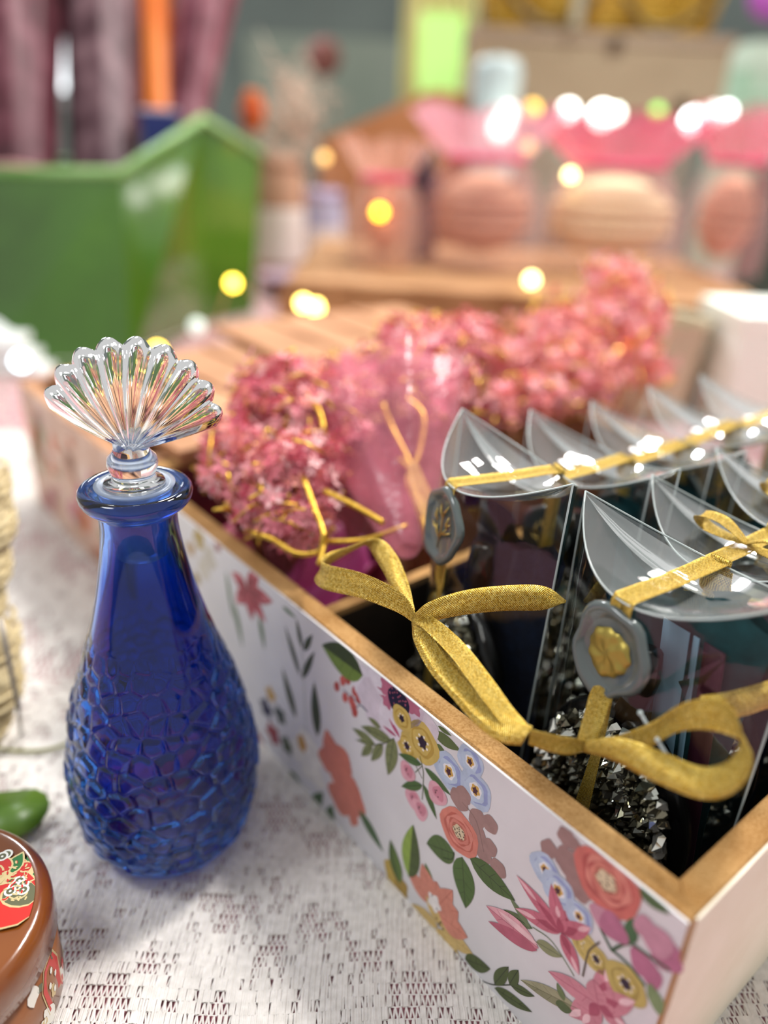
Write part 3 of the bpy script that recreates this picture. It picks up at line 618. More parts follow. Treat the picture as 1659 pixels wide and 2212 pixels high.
# ------------------------------------------------------------------ clear pillow boxes with gold ribbon and wax seal
WAX = mat('grey_wax', '#5c6462', .22, coat=.6); 
CRY = mat('crystal', '#f2efe4', .06, metal=.8); CRYD = mat('crystal_dark', '#8a8470', .07, metal=.8)
TEAL = mottled('teal_velvet', '#0c343a', '#185258', 120, .8, .0003); NAVY = mottled('navy_velvet', '#081024', '#10203c', 300, .85, .0006)
BLACK = mat('black_gloss', '#0c0c0e', .25); SBLUE = mat('stripe_blue', '#8fb8d0', .6); SWINE = mat('stripe_wine', '#4a1830', .6)
PW, PD, PH, DIP = .0345, .0210, .140, .013
def pil_y(x, k=1.): return PD * k * (1 - (x / PW) ** 2)
def pillow(cu, cv, yaw, label, seal='leaf', bow=None, lean=0., H_=PH, crystals=True, stripes=False, sealpos=.118, depth=1.0):
    """local axes: X along the tray's front, Y into the tray, Z up"""
    org = B(cu, cv, .0045); root = thing('pillow_gift_box', org, label, 'gift box', 'clear pillow gift boxes')
    ax = (-BU * cos(yaw) + BV * sin(yaw)); ay = (BV * cos(yaw) + BU * sin(yaw)); az = Vector((0, 0, 1))
    def W(x, y, z): return org + ax * x + ay * (y + lean * z) + az * z
    zt = lambda x: H_ - DIP * (1 - (abs(x) / PW) ** 2.0)
    n = 24
    for side, nm in ((-1, 'front_face'), (1, 'back_face')):
        mb = MB(); mb.grid(lambda s, t: W((s * 2 - 1) * PW, side * pil_y((s * 2 - 1) * PW, depth), .001 + (zt((s * 2 - 1) * PW) - .001) * t), n, 10)
        mb.build(nm, PLASTIC, root)
    for side, nm in ((-1, 'top_flap'), (1, 'top_flap')):
        mb = MB(); k0 = 1.0
        def flap(s, t, side=side):
            x = (s * 2 - 1) * PW; y = side * pil_y(x, depth) * (1 - t * (1.75 if side < 0 else .95)); return W(x, y, zt(x) - .0006 * (side > 0) - .004 * sin(pi * min(t, 1)) * (1 - (x / PW) ** 2))
        mb.grid(flap, n, 8); mb.build(nm, FLAP, root)
    mb = MB(); mb.grid(lambda s, t: W((s * 2 - 1) * PW, (t * 2 - 1) * pil_y((s * 2 - 1) * PW, depth), .0012), n, 6); mb.build('base_flap', PLASTIC, root)
    mb = MB()
    for side in (-1, 1): mb.tube([W(x, side * pil_y(x, depth), zt(x)) for x in [PW * (i / 12 - 1) for i in range(25)]], .00030, 5)
    for sx in (-1, 1): mb.tube([W(sx * PW, 0, .001), W(sx * PW, 0, H_ * .5), W(sx * PW, 0, H_)], .00032, 5)
    mb.build('folded_edge', PLASTIC_EDGE, root)
    # ribbon around the middle, front to back over the top
    mb = MB(); e = .0005; yf = -PD * depth - e; yb = PD * depth + e; zm = H_ - DIP
    kn = W(bow[0], yf, bow[1]) if bow else W(0, yf, .085)
    pts = [W(0, yf, .003), W(0, yf, .04), kn if bow else W(0, yf, .085), W(0, yf, .10), W(0, yf, zm - .006), W(0, yf + .0004, zm + .0005), W(0, yf + .004, zm + .0013), W(0, 0, zm + .001), W(0, yb - .004, zm + .0013), W(0, yb - .0004, zm + .0005), W(0, yb, zm - .006), W(0, yb, .05), W(0, yb, .003)]
    wl = [.0066] * len(pts)
    if bow: wl[2] = .003
    strip(mb, pts, [ax] * len(pts), wl, 6); mb.build('ribbon', GOLD_R, root, .0002)
    # seal
    sp = W(0, yf - .0012, sealpos); sn = -ay * cos(.12) + az * .12; sxx = ax; szz = sn.cross(sxx).normalized() * -1
    if szz.z < 0: szz = -szz
    R = (.0120 if bow else .0108) if seal == 'leaf' else .0122; mb = MB(); k = 36
    rp = [(1.0, -.0012), (1.04, -.0002), (1.0, .0009), (.93, .0013), (.84, .0011), (.74, .0002), (.70, -.0001), (0, -.0001)]
    vs = []
    for rr, dz in rp:
        for j in range(k):
            t = 2 * pi * j / k; wob = 1 + (.05 * sin(3 * t + 1) + .045 * sin(5 * t + cu * 60) + .02 * sin(8 * t)) * (rr > .8)
            vs.append(sp + sxx * (R * rr * wob * cos(t) * .96) + szz * (R * rr * wob * sin(t) * 1.08) + sn * dz)
    fs = [(a * k + j, a * k + (j + 1) % k, (a + 1) * k + (j + 1) % k, (a + 1) * k + j) for a in range(len(rp) - 1) for j in range(k)] + [tuple(range(k))[::-1]]
    mb.add(vs, fs, 0, True); sl = mb.build('wax_seal', WAX, root)
    mb = MB(); S = lambda x, y, z=.0003: sp + sxx * (x * R * 1.25) + szz * (y * R * 1.22) + sn * (z * 1.3)
    if seal == 'leaf':
        mb.tube([S(0, -.55), S(.02, -.1), S(0, .2), S(.02, .3)], [.00018, .00022, .0002, .0001], 6)
        for (x0, y0, x1, y1) in [(.0, -.3, -.22, .02), (-.1, -.15, -.42, .0), (0, -.3, .25, .05), (.1, -.15, .42, .02), (-.22, .02, -.28, .35), (.22, .02, .26, .33), (0, .2, -.16, .5), (.02, .25, .17, .55), (-.2, .08, -.34, .22), (.2, .08, .36, .2)]:
            mb.tube([S(x0, y0), S((x0 + x1) / 2, (y0 + y1) / 2 - .02, .0006), S(x1, y1)], [.0002, .00042, .00012], 6)
    else:
        def crest(s, t):
            a = 2 * pi * s; rr = .44 * t * (1 + .05 * sin(3 * a + .6) + .035 * sin(11 * a)); hh = .0009 * (1 - t ** 8) + .00016 * sin(a * 6 + 1 + 5 * t) * t + .00020 * sin(rr * cos(a) * 11 + 3 * rr) * sin(rr * sin(a) * 14 + 1) + .00025 * (1 - t)
            return S(rr * cos(a), rr * sin(a) * 1.05, hh)
        mb.grid(crest, 60, 16)
    tag(mb.build('seal_relief', GOLD if seal == 'leaf' else mat('dull_gold', '#a8954a', .42, metal=.75), sl), 'gold leaf sprig' if seal == 'leaf' else 'worn gold crest')
    if bow:
        mb = MB(); mb.ball(W(bow[0], yf - .001, bow[1]), .0026, .0022, .0034, 10, 7); mb.build('knot', GOLD_R, root)
    return root, W, ax, ay
def contents(W, label, seed, stripes=False, tall=.098, cx=0.):
    """dark brush-like disc studded with crystals, with a velvet pouch behind it"""
    rr = random.Random(seed); o = W(cx, -.004, .003)
    d = thing('studded_hair_brush', o, label, 'hair brush', 'crystal studded brushes in the gift boxes')
    rx, rz, zc = .0275, .037, .052
    def S(x, z, y=0): return W(cx + x, -.0075 + y, zc + z)
    mb = MB(); k = 40; rims = [(.86, .0045), (1., .003), (1.03, 0), (1., -.003), (.8, -.0045), (0, -.005)]; vs = [S(rx * a * cos(2 * pi * j / k), rz * a * sin(2 * pi * j / k), -y) for a, y in [(0, .005)] + rims for j in range(k)]
    mb.add(vs, [(a * k + j, a * k + (j + 1) % k, (a + 1) * k + (j + 1) % k, (a + 1) * k + j) for a in range(len(rims)) for j in range(k)], 0, True); mb.build('paddle', BLACK, d)
    mb = MB()
    for q in range(520):
        a = rr.random() * 2 * pi; t = sqrt((q + .5) / 520); a = q * 2.39996 + rr.random() * .3
        x = rx * .93 * t * cos(a); z = rz * .93 * t * sin(a); s = .0010 + rr.random() * .0016; hh = s * (1. + rr.random() * 1.1)
        tx, tz = rr.uniform(-.5, .5) * s, rr.uniform(-.5, .5) * s; ph = rr.random() * 2; nn = rr.choice((4, 5, 6))
        vs = [S(x + s * cos(ph + 2 * pi * j / nn), z + s * sin(ph + 2 * pi * j / nn), -.0046) for j in range(nn)] + [S(x + tx + s * .75 * cos(ph + 2 * pi * j / nn), z + tz + s * .75 * sin(ph + 2 * pi * j / nn), -.0046 - hh * .5) for j in range(nn)] + [S(x + tx, z + tz, -.0046 - hh)]
        mb.add(vs, [(j, (j + 1) % nn, nn + (j + 1) % nn, nn + j) for j in range(nn)] + [(nn + j, nn + (j + 1) % nn, 2 * nn) for j in range(nn)], rr.choice((0, 0, 1, 1, 1)))
    tag(mb.build('crystals', [CRY, CRYD], d), 'small pointed clear and smoky crystals', kind='stuff')
    mb = MB(); mb.tube([S(0, rz * .9, .001), S(.001, rz * .9 + .008, .001), S(.002, rz + .014, .001), S(.002, rz + .022, .001)], [.005, .0042, .0048, .0036], 12); mb.build('handle', BLACK, d)
    p = thing('velvet_pouch', W(cx, .008, .003), ('striped velvet pouch ' if stripes else 'dark velvet pouch ') + label.split('hair brush ')[1], 'pouch', 'velvet pouches in the gift boxes')
    mb = MB()
    def pouch(s, t):
        x = (s * 2 - 1) * .0265; th_ = .0075 * sqrt(max(0, 1 - (abs(s * 2 - 1)) ** 3)) * (1 - .55 * max(0, (t - .8) / .2)); return x, th_
    nS, nT = 18, 14
    for side in (-1, 1):
        def g(s, t, side=side):
            x, th_ = pouch(s, t); return W(cx + x * (1 - .12 * sin(pi * t)), .0085 + side * th_ + .001 * sin(x * 500 + t * 7), .004 + tall * t + .004 * sin(9 * s + seed) * t)
        mb.grid(g, nS, nT)
    mb.build('bag', NAVY if seed in (0, 3) else TEAL, p)
    if stripes:
        for (x0, x1, mt) in ((-.003, .0055, SBLUE), (.0068, .0086, SBLUE), (.0102, .0165, SWINE)):
            mb = MB(); mb.grid(lambda s, t: W(cx + x0 + .014 + (x1 - x0) * s - .012 * t, -.0008 + .002 * t, .02 + tall * .80 * t), 3, 10); mb.build('stripe', mt, p, .0004)
for_boxes = [
 # cu, cv, yaw, label, seal, bow, lean, H, stripes, sealpos
 (.1135, .0495, -.30, 'clear pillow box with oval grey leaf-sprig seal, nearest the pink flowers', 'leaf', (.001, .092), 0.03, .147, False, .120),
 (.0450, .047, -.10, 'clear pillow box with grey seal and worn gold crest, at tray corner', 'crest', (.002, .086), 0.0, .143, True, .115),
 (.1120, .099, -.06, 'clear pillow box directly behind the leaf-sprig sealed one', 'leaf', None, 0.02, .139, False, .104),
 (.0480, .090, -.05, 'clear pillow box directly behind the worn gold crest one', 'leaf', None, 0., .137, False, .100),
 (.1110, .143, .0, 'clear pillow box in the third row, beside the pink flowers', 'leaf', None, 0., .136, False, .100),
 (.0480, .133, .03, 'clear pillow box in the third row, at the tray end wall', 'leaf', None, 0., .138, False, .100),
 (.1110, .187, .05, 'clear pillow box in the fourth row, beside the pink flowers', 'leaf', None, 0., .136, False, .100),
 (.0470, .177, -.03, 'clear pillow box in the fourth row, at the tray end wall', 'leaf', None, 0., .137, False, .100),
 (.1110, .231, .0, 'clear pillow box in the last row, beside the pink flowers', 'leaf', None, 0., .134, False, .100),
]
PB = []
rown = ['inside the box with the leaf-sprig seal', 'inside the box with the worn gold crest', 'inside the box behind the leaf-sprig sealed one', 'inside the box behind the gold crest one', 'inside the third row box beside the flowers',
        'inside the third row box at the end wall', 'inside the fourth row box beside the flowers', 'inside the fourth row box at the end wall', 'inside the last row box']
for k, (cu, cv, yw, lb, sl, bw, ln, hh, stp, spz) in enumerate(for_boxes):
    dd = .96
    r = pillow(cu, cv, yw, lb, sl, bw, ln, hh, stripes=stp, sealpos=spz, depth=dd); PB.append(r)
    if k < 6: contents(r[1], 'crystal studded dark hair brush ' + rown[k], k, stp, .122 if k == 1 else .108)
# bow of the first box: two loops to the left, tails to the right
def bow_part(box, name, segs, label=None):
    for k, (pts, wd, wi) in enumerate(segs):
        mb = MB(); strip(mb, pts, wd, wi, 8, uv0=random.random() * 50); o = mb.build(name, GOLD_R, box, .0002)
r1 = PB[0][0]
K1 = at(895, 1335, .226)
Z = Vector((0, 0, 1)); X = Vector((1, 0, 0)); Y = Vector((0, 1, 0))
bow_part(r1, 'bow_loop', [
 ([K1, at(860, 1300, .228), at(780, 1265, .234), at(700, 1245, .242), at(690, 1222, .250), at(740, 1195, .256), at(800, 1170, .256), at(835, 1205, .248), at(865, 1265, .238), at(893, 1328, .229)],
  [(.2, .2, 1), (.2, .5, 1), (.1, .5, 1), (.1, .6, 1), (.3, .5, .8), (.5, -.3, .8), (.6, -.5, .6), (.8, -.2, .5), (.8, 0, .5), (.3, .2, 1)], [.003, .006, .0075, .0078, .007, .0075, .0078, .0072, .0055, .003])])
bow_part(r1, 'ribbon_tail', [
 ([K1, at(925, 1322, .222), at(1000, 1302, .220), at(1090, 1292, .2195), at(1170, 1292, .220), at(1222, 1300, .2215)], [(.2, .2, 1), (.1, .3, 1), (.05, .35, 1), (.05, .35, 1), (.05, .4, 1), (.3, .6, .2)], [.0035, .0062, .0072, .0074, .0070, .0010]),
 ([K1, at(915, 1375, .219), at(950, 1435, .213), at(1000, 1492, .207), at(1050, 1545, .201), at(1100, 1580, .1965), at(1138, 1590, .194)], [(.4, .3, .9), (1, .4, .5), (1, .6, .4), (1, .6, .35), (1, .5, .5), (1, .5, .6), (.6, .5, .9)], [.0035, .0062, .0070, .0072, .0074, .0078, .0055]),
 ([at(1138, 1590, .1943), at(1095, 1545, .199), at(1040, 1470, .2055), at(985, 1400, .2125), at(925, 1345, .2200), K1], [(.6, .5, .9), (1, .6, .2), (1, .7, .2), (1, .7, .25), (1, .5, .4), (.4, .3, .9)], [.004, .0055, .0060, .0058, .005, .003])])
r2 = PB[1][0]
K2 = at(1262, 1612, .199)
bow_part(r2, 'ribbon_tail', [
 ([at(1335, 1460, .2065), at(1300, 1500, .2055), at(1285, 1545, .203), at(1268, 1595, .200), K2], [ -BU, -BU, -BU, -BU, (.6, .2, .6)], [.006, .0062, .006, .005, .003]),
 ([K2, at(1230, 1612, .197), at(1190, 1605, .1955), at(1145, 1592, .194)], [(.1, .3, 1), (.1, .4, 1), (.1, .4, 1), (.1, .3, 1)], [.003, .0045, .0045, .004])])
bow_part(r2, 'bow_loop', [
 ([K2, at(1330, 1618, .193), at(1420, 1655, .186), at(1510, 1690, .180), at(1575, 1680, .176), at(1612, 1630, .175), at(1600, 1575, .177), at(1545, 1545, .181), at(1470, 1550, .186), at(1400, 1590, .191), at(1320, 1612, .196), K2],
  [(.1, .3, 1), (.1, .4, .9), (.2, .7, .6), (.2, .9, .45), (.1, .8, .5), (-.1, .8, .5), (-.2, .8, .5), (0, .6, .8), (.1, .4, 1), (.1, .4, 1), (.1, .3, 1), (.1, .3, 1)], [.003, .006, .0075, .0078, .0075, .0072, .0072, .0072, .0072, .0068, .005, .003]),
 ([at(1510, 1525, .190), at(1560, 1525, .192), at(1610, 1515, .195), at(1665, 1498, .199), at(1720, 1485, .204)], [(.1, .5, .9), (.1, .6, .8), (.1, .7, .7), (.1, .6, .8), (.1, .6, .8)], [.005, .0065, .007, .007, .007])])
# thin bows of the boxes behind
for k in (2, 3, 4, 5, 6, 7):
    rt, W, ax, ay = PB[k]; zz0 = for_boxes[k][7] - DIP
    segs = []
    for s in (-1, 1):
        segs.append(([W(0, .004, zz0 + .002), W(s * .008, .002, zz0 + .007), W(s * .015, .0, zz0 + .007), W(s * .014, .004, zz0 + .002), W(s * .006, .004, zz0 + .0015), W(0, .004, zz0 + .002)], [ay] * 6, [.003, .006, .0066, .0066, .005, .003]))
    if k in (5, 3): bow_part(rt, 'bow_loop', segs)
# two small clear T-pins at the second box
for k, (x, y, x2, y2, d) in enumerate([(1383, 1540, 1412, 1590, .192), (1420, 1598, 1462, 1668, .188)]):
    mb = MB(); a = at(x, y, d); b = at(x2, y2, d); mb.tube([a, b], .00042, 8); mb.ball(a, .0007); mb.ball(b, .0007)
    mb.build('tag_fastener', PLASTIC_EDGE, r2)

# ------------------------------------------------------------------ pink dried flower bunches
PINKS = [mat('bloom_%d' % i, c, .55, sheen=.3) for i, c in enumerate(['#ee8c98', '#f6a8ae', '#e46a80', '#fac4c4', '#f49888'])]
def bunch(cx, R, label, n, seed, coral=False, wrap=None, lift=.0, heads=None):
    """heads: list of (centre, radii) the blossoms fill; wrap: list of cone (tip, mouth centre, mouth radius)"""
    rr = np.random.default_rng(seed); t = thing('flower_bunch', cx, label, 'flowers', 'bunches of pink dried flowers')
    mb = MB()
    tot = sum(h[2] for h in heads)
    for c, rad, wgt in heads:
        for q in range(int(n * wgt / tot)):
            d = rr.normal(size=3); d /= np.linalg.norm(d); r = rr.uniform(.45, 1.0) * (1 + .22 * sin(d[0] * 5 + seed) * sin(d[2] * 6 + d[1] * 4)) + (.18 * rr.random() if rr.random() < .15 else 0); p = Vector(c) + Vector((d[0] * rad[0] * r, d[1] * rad[1] * r, d[2] * rad[2] * r))
            nrm = (Vector(d) + Vector(rr.normal(size=3) * .5)).normalized(); a = nrm.orthogonal().normalized(); b = nrm.cross(a); s = rr.uniform(.0018, .0050); ph = rr.random() * 6
            mi = int(rr.integers(0, 5)) if not coral else int(rr.choice([4, 4, 3, 1, 0]))
            vs = [p]; fs = []
            for j in range(5):
                t0 = ph + j * 2 * pi / 5; o0 = len(vs)
                vs += [p + (a * cos(t0 - .42) + b * sin(t0 - .42)) * s * .7 + nrm * s * .2, p + (a * cos(t0) + b * sin(t0)) * s * 1.15 + nrm * s * .45, p + (a * cos(t0 + .42) + b * sin(t0 + .42)) * s * .7 + nrm * s * .2]
                fs.append((0, o0, o0 + 1, o0 + 2))
            mb.add(vs, fs, mi, True)
    tag(mb.build('blossoms', PINKS, t), kind='stuff')
    mb = MB()
    for c, rad, wgt in heads:
        for q in range(int(22 * wgt)):
            d = rr.normal(size=3); d /= np.linalg.norm(d); p = Vector(c) + Vector((d[0] * rad[0], d[1] * rad[1], d[2] * rad[2])) * 1.04; e1 = Vector(rr.normal(size=3) * .0035)
            mb.tube([p - e1, p + e1 * .2 + Vector((0, 0, .0012)), p + e1], .0006, 5)
    tag(mb.build('gold_flecks', GOLD_CORD, t), kind='stuff')
    mb = MB()
    for c, rad, wgt in heads:
        for q in range(9):
            d = rr.normal(size=3); p = Vector(c) + Vector((d[0] * rad[0] * .4, d[1] * rad[1] * .4, d[2] * rad[2] * .3)); base_ = Vector(cx) + Vector((rr.normal() * .004, rr.normal() * .004, .006))
            mb.tube([base_, base_.lerp(p, .5) + Vector((0, 0, .004)), p], .0005, 5)
    mb.build('stem', mottled('dry_stem', '#8a5a3c', '#b4704c', 200, .7), t)
    if wrap:
        tip, mc, mr = wrap; tip = Vector(tip); mc = Vector(mc); d = (mc - tip).normalized(); a = d.orthogonal().normalized(); b = d.cross(a); mb = MB()
        def g(s, q):
            an = 2 * pi * s; r = mr * (.12 + .88 * q ** .8) * (1 + .10 * sin(an * 7) * q + .06 * sin(an * 3 + 2) * q); return tip.lerp(mc, q) + (a * cos(an) + b * sin(an)) * r
        mb.grid(g, 70, 12); tag(mb.build('cellophane_wrap', sheer('pink_cellophane', '#d8788a', .38, .18, .2, 40), t), 'creased pink cellophane')
    return t
def cord(t, runs, r=.0011):
    for pts in runs:
        mb = MB(); mb.tube(bez(pts, 6), r, 6); mb.build('gold_cord', GOLD_CORD, t)
def hd(x, y, d, rx, ry, rz, w=1.): return (at(x, y, d), (rx, ry, rz), w)
f1 = bunch(B(.24, .045, .005), 0, 'pink flower bunch nearest the bottle, heads spilling over tray rim', 2900, 1,
  heads=[hd(600, 850, .345, .018, .02, .016, 1.2), hd(680, 900, .34, .022, .024, .018, 1.4), hd(520, 970, .325, .016, .018, .013, 1), hd(490, 1020, .32, .011, .014, .008, .7), hd(640, 1010, .31, .020, .020, .014, 1.2), hd(575, 1090, .305, .015, .015, .011, .8), hd(650, 1120, .30, .014, .014, .010, .6), hd(560, 880, .35, .012, .014, .012, .6)],
  wrap=(B(.20, .03, .01), at(700, 940, .33), .034))
f2 = bunch(B(.19, .10, .005), 0, 'pink flower bunch in creased cellophane beside the leaf-sprig sealed box', 2200, 2,
  heads=[hd(760, 830, .37, .022, .022, .012, 1.2), hd(860, 800, .38, .022, .025, .013, 1.2), hd(930, 770, .39, .020, .022, .014, 1), hd(960, 850, .37, .018, .022, .016, .9), hd(900, 730, .42, .022, .022, .012, .9), hd(1010, 740, .43, .018, .022, .016, .7)],
  wrap=(at(880, 1190, .275), at(840, 880, .345), .034))
f3 = bunch(B(.20, .21, .005), 0, 'coral pink flower bunch standing tallest, behind the pillow boxes', 2600, 3, True,
  heads=[hd(1330, 620, .52, .024, .025, .022, 1.2), hd(1310, 700, .50, .034, .03, .022, 1.4), hd(1200, 730, .48, .032, .03, .020, 1.3), hd(1120, 790, .46, .026, .026, .022, 1), hd(1390, 690, .52, .018, .02, .022, .7), hd(1240, 820, .45, .030, .024, .022, 1.2), hd(1150, 860, .42, .022, .02, .014, .8), hd(1060, 880, .40, .016, .016, .012, .5), hd(1380, 790, .49, .022, .02, .014, .6)])
cord(f1, [[at(655, 1030, .295), at(680, 1100, .288), at(700, 1160, .282), at(690, 1220, .275)], [at(700, 1060, .29), at(770, 1095, .285), at(830, 1130, .28)], [at(545, 1150, .29), at(590, 1165, .287), at(640, 1195, .283), at(690, 1190, .28), at(700, 1150, .28)], [at(665, 850, .325), at(690, 890, .32), at(700, 930, .315)]], .0012)
cord(f2, [[at(825, 870, .335), at(850, 930, .33), at(880, 990, .32), at(900, 1050, .31)], [at(880, 860, .335), at(915, 900, .33), at(905, 980, .32), at(880, 1040, .31), at(905, 1100, .295), at(925, 1170, .28)], [at(860, 990, .325), at(890, 1020, .315), at(920, 1075, .30)], [at(700, 1170, .285), at(790, 1165, .28), at(880, 1135, .285)], [at(960, 905, .35), at(930, 870, .36), at(880, 850, .36)]], .0011)
# wide gold bow behind
bow_part(f2, 'gold_bow', [([at(890, 1000, .31), at(905, 1060, .30), at(930, 1120, .29), at(935, 1180, .283)], [(1, .3, .2)] * 4, [.004, .008, .009, .006])])
# magenta tissue wrapped at the foot of the first bunch
tp = thing('tissue_wrap', B(.2, .02, .005), 'deep wine red tissue packed in the tray below the pink flowers', 'tissue paper')
mb = MB()
def tis(s, q):
    a = .158 + .135 * s; b = .0095 + .075 * q; return B(a, b, .038 + .016 * sin(s * 9 + q * 4) + .008 * sin(s * 23 - q * 13) + .012 * q)
mb.grid(tis, 40, 20); mb.build('crumpled_sheet', mottled('wine_tissue', '#64142c', '#98284a', 40, .5), tp, .0003)
mb = MB(); mb.grid(lambda s, q: B(.205 - .035 * s, .022 + .03 * q, .060 + .02 * q + .006 * sin(s * 14)), 14, 8); mb.build('magenta_sheet', mottled('magenta_tissue', '#b03080', '#d868a8', 30, .4), tp, .0003)

# ------------------------------------------------------------------ round tin at the lower left
tc_ = gz(98, 1985, .038) - Vector((.0350, .004, 0)); tc_.z = 0; tc_.z = .0017
tin = thing('round_tin', tc_, 'round brown tin with red, green and gold kimono pattern on its lid', 'tin')
TB = mottled('tin_lacquer', '#6c3410', '#804818', 30, .22, coat=.6); TBS = mottled('tin_side', '#7c4a2c', '#94603c', 60, .3, coat=.4)
mb = MB(); mb.lathe(tc_, [(0, 0), (.0335, 0), (.0345, .001), (.0345, .024), (0, .024)], 64); bodyt = mb.build('tin_body', TBS, tin)
mb = MB(); mb.lathe(tc_, [(.0352, .024), (.0356, .0245), (.0356, .0335), (.0350, .0360), (.0335, .0378), (.0318, .0384), (.0300, .0380), (.0, .0386)], 72); lid = mb.build('lid', TB, tin)
mb = MB(); TM = [mat('tin_red', '#c4241c', .3), mat('tin_green', '#1c6a2c', .3), mat('tin_gold', '#d8c08c', .3, metal=.4), mat('tin_white', '#e8e6dc', .4), mat('tin_olive', '#5c5c40', .3)]
_tl = [0]
def tpoly(pts, mi):
    _tl[0] += 1; z = .0387 + .00004 + .0000012 * _tl[0]
    pts = [(x * min(1, .0315 / max(1e-6, math.hypot(x, y))), y * min(1, .0315 / max(1e-6, math.hypot(x, y)))) for x, y in pts]
    ar = sum(pts[i][0] * pts[(i + 1) % len(pts)][1] - pts[(i + 1) % len(pts)][0] * pts[i][1] for i in range(len(pts)))
    if ar < 0: pts = pts[::-1]
    mb.add([tc_ + Vector((x, y, z)) for x, y in pts], [tuple(range(len(pts)))], mi)
def tl(x, y): q = gz(x, y, .0405) - tc_; return (q.x, q.y)
def tell(c, rx, ry, mi, rot=0, n=14): tpoly([(c[0] + rx * cos(t) * cos(rot) - ry * sin(t) * sin(rot), c[1] + rx * cos(t) * sin(rot) + ry * sin(t) * cos(rot)) for t in [2 * pi * j / n for j in range(n)]], mi)
def tpet(c, ang, ln, w, mi):
    for k, (sc, m_) in enumerate(((1., 2), (.82, mi))):
        tpoly([(c[0] + cos(ang) * (ln * (.04 + .96 * s) * sc + ln * (1 - sc) / 2) - sin(ang) * q * w * sc * sin(pi * s ** .8), c[1] + sin(ang) * (ln * (.04 + .96 * s) * sc + ln * (1 - sc) / 2) + cos(ang) * q * w * sc * sin(pi * s ** .8)) for q, ss in ((1, [i / 8 for i in range(9)]), (-1, [1 - i / 8 for i in range(1, 8)])) for s in ss], m_)
c1 = tl(60, 1884)
for k in range(12): tpet(c1, k * 2 * pi / 12 + .3, .0085, .0016, (0, 4, 0, 1)[k % 4])
tell(c1, .0018, .0018, 2)
c2 = tl(10, 1895)
for k in range(9): tpet(c2, k * 2 * pi / 9, .0095, .0028, (0, 0, 1)[k % 3])
tell(c2, .0022, .0022, 2)
c3 = tl(10, 1955)
tell(c3, .0100, .0075, 2); tell(c3, .0096, .0070, 0); tell((c3[0] + .003, c3[1] + .0035), .0058, .0042, 2); tell((c3[0] + .0032, c3[1] + .0037), .0054, .0038, 4); tell((c3[0] + .0020, c3[1] + .0040), .0028, .0022, 2); tell((c3[0] + .002, c3[1] + .004), .0023, .0017, 4)
for k, (x, y) in enumerate([(42, 1902), (30, 1915), (50, 1910), (38, 1922), (22, 1925), (50, 1922), (15, 1845), (5, 1850)]):
    q = tl(x, y); tell(q, .0017, .0017, 3); tell(q, .0011, .0011, 4); tell(q, .0004, .0004, 3, n=6)
rr = random.Random(5)
for k in range(60):
    q = tl(rr.uniform(0, 60), rr.uniform(1862, 1945)); tell(q, .0007, .0003, rr.choice((2, 2, 0)), rr.random() * 3, 5)
for k in range(14):
    q = (rr.uniform(-.026, -.002), rr.uniform(-.016, .022))
    for j in range(7): tpet(q, j * 2 * pi / 7 + k, .0055, .0016, (0, 4, 1, 0)[k % 4])
mb.build('lid_pattern', TM, lid)
mb = MB()
for k in range(46):
    a = -1.9 + 2.6 * rr.random(); z = .003 + .019 * rr.random(); s = rr.uniform(.001, .0028); n = 10; R_ = .03462
    ph = rr.random() * 6; mi = rr.choice((0, 2, 2, 3, 4, 3))
    mb.add([tc_ + Vector((R_ * cos(a + s / R_ * cos(t)), R_ * sin(a + s / R_ * cos(t)), z + s * sin(t) * (1.3 + .3 * sin(4 * t + ph)))) for t in [2 * pi * j / n for j in range(n)]], [tuple(range(n))], mi)
for (a, z) in ((.05, .013), (-.75, .012), (.75, .013)):
    for sc, mi in ((1.12, 2), (1., 0)):
        R_ = .03465 + .00004 * (mi == 0); pts = [(-.0045, -.008), (.0045, -.008), (.0055, .002), (.003, .008), (-.003, .008), (-.0055, .002)]
        mb.add([tc_ + Vector((R_ * cos(a + sc * x / R_), R_ * sin(a + sc * x / R_), z + y * sc)) for x, y in pts], [tuple(range(6))], mi)
    for x, y in ((0, .004), (-.002, 0), (.002, 0), (0, -.004)):
        R_ = .03472; mb.add([tc_ + Vector((R_ * cos(a + (x + .0008 * cos(t)) / R_), R_ * sin(a + (x + .0008 * cos(t)) / R_), z + y + .0012 * sin(t))) for t in [j * pi / 3 for j in range(6)]], [tuple(range(6))], 3)
mb.build('side_pattern', TM, bodyt)

# ------------------------------------------------------------------ leaf vine on the cloth
vn = thing('leaf_vine', gz(60, 1780, .0017), 'trailing vine with glossy green leaves lying on the lace by the bottle', 'vine')
LEAF = mottled('leaf_green', '#35560f', '#5c7c22', 60, .38, .0004); STEMM = mat('vine_stem', '#8a8a4c', .6)
def leaf3d(outline_px, z, name='leaf'):
    pts = [gz(x, y, z) for x, y in outline_px]; c = sum(pts, Vector()) / len(pts); mb = MB()
    vs = [c + Vector((0, 0, .003))] + [p + Vector((0, 0, .0005 * (i % 2))) for i, p in enumerate(pts)]; n = len(pts)
    mb.add(vs, [(0, 1 + i, 1 + (i + 1) % n) for i in range(n)], 0, True); return mb.build(name, LEAF, vn, .0007)
leaf3d([(108, 1735), (103, 1757), (85, 1780), (68, 1795), (30, 1812), (-20, 1826), (-80, 1820), (-110, 1780), (-80, 1735), (-20, 1716), (30, 1709), (78, 1707), (98, 1715)], .006)
leaf3d([(190, 1448), (172, 1475), (162, 1510), (164, 1550), (168, 1590), (195, 1600), (230, 1540), (225, 1480)], .005)
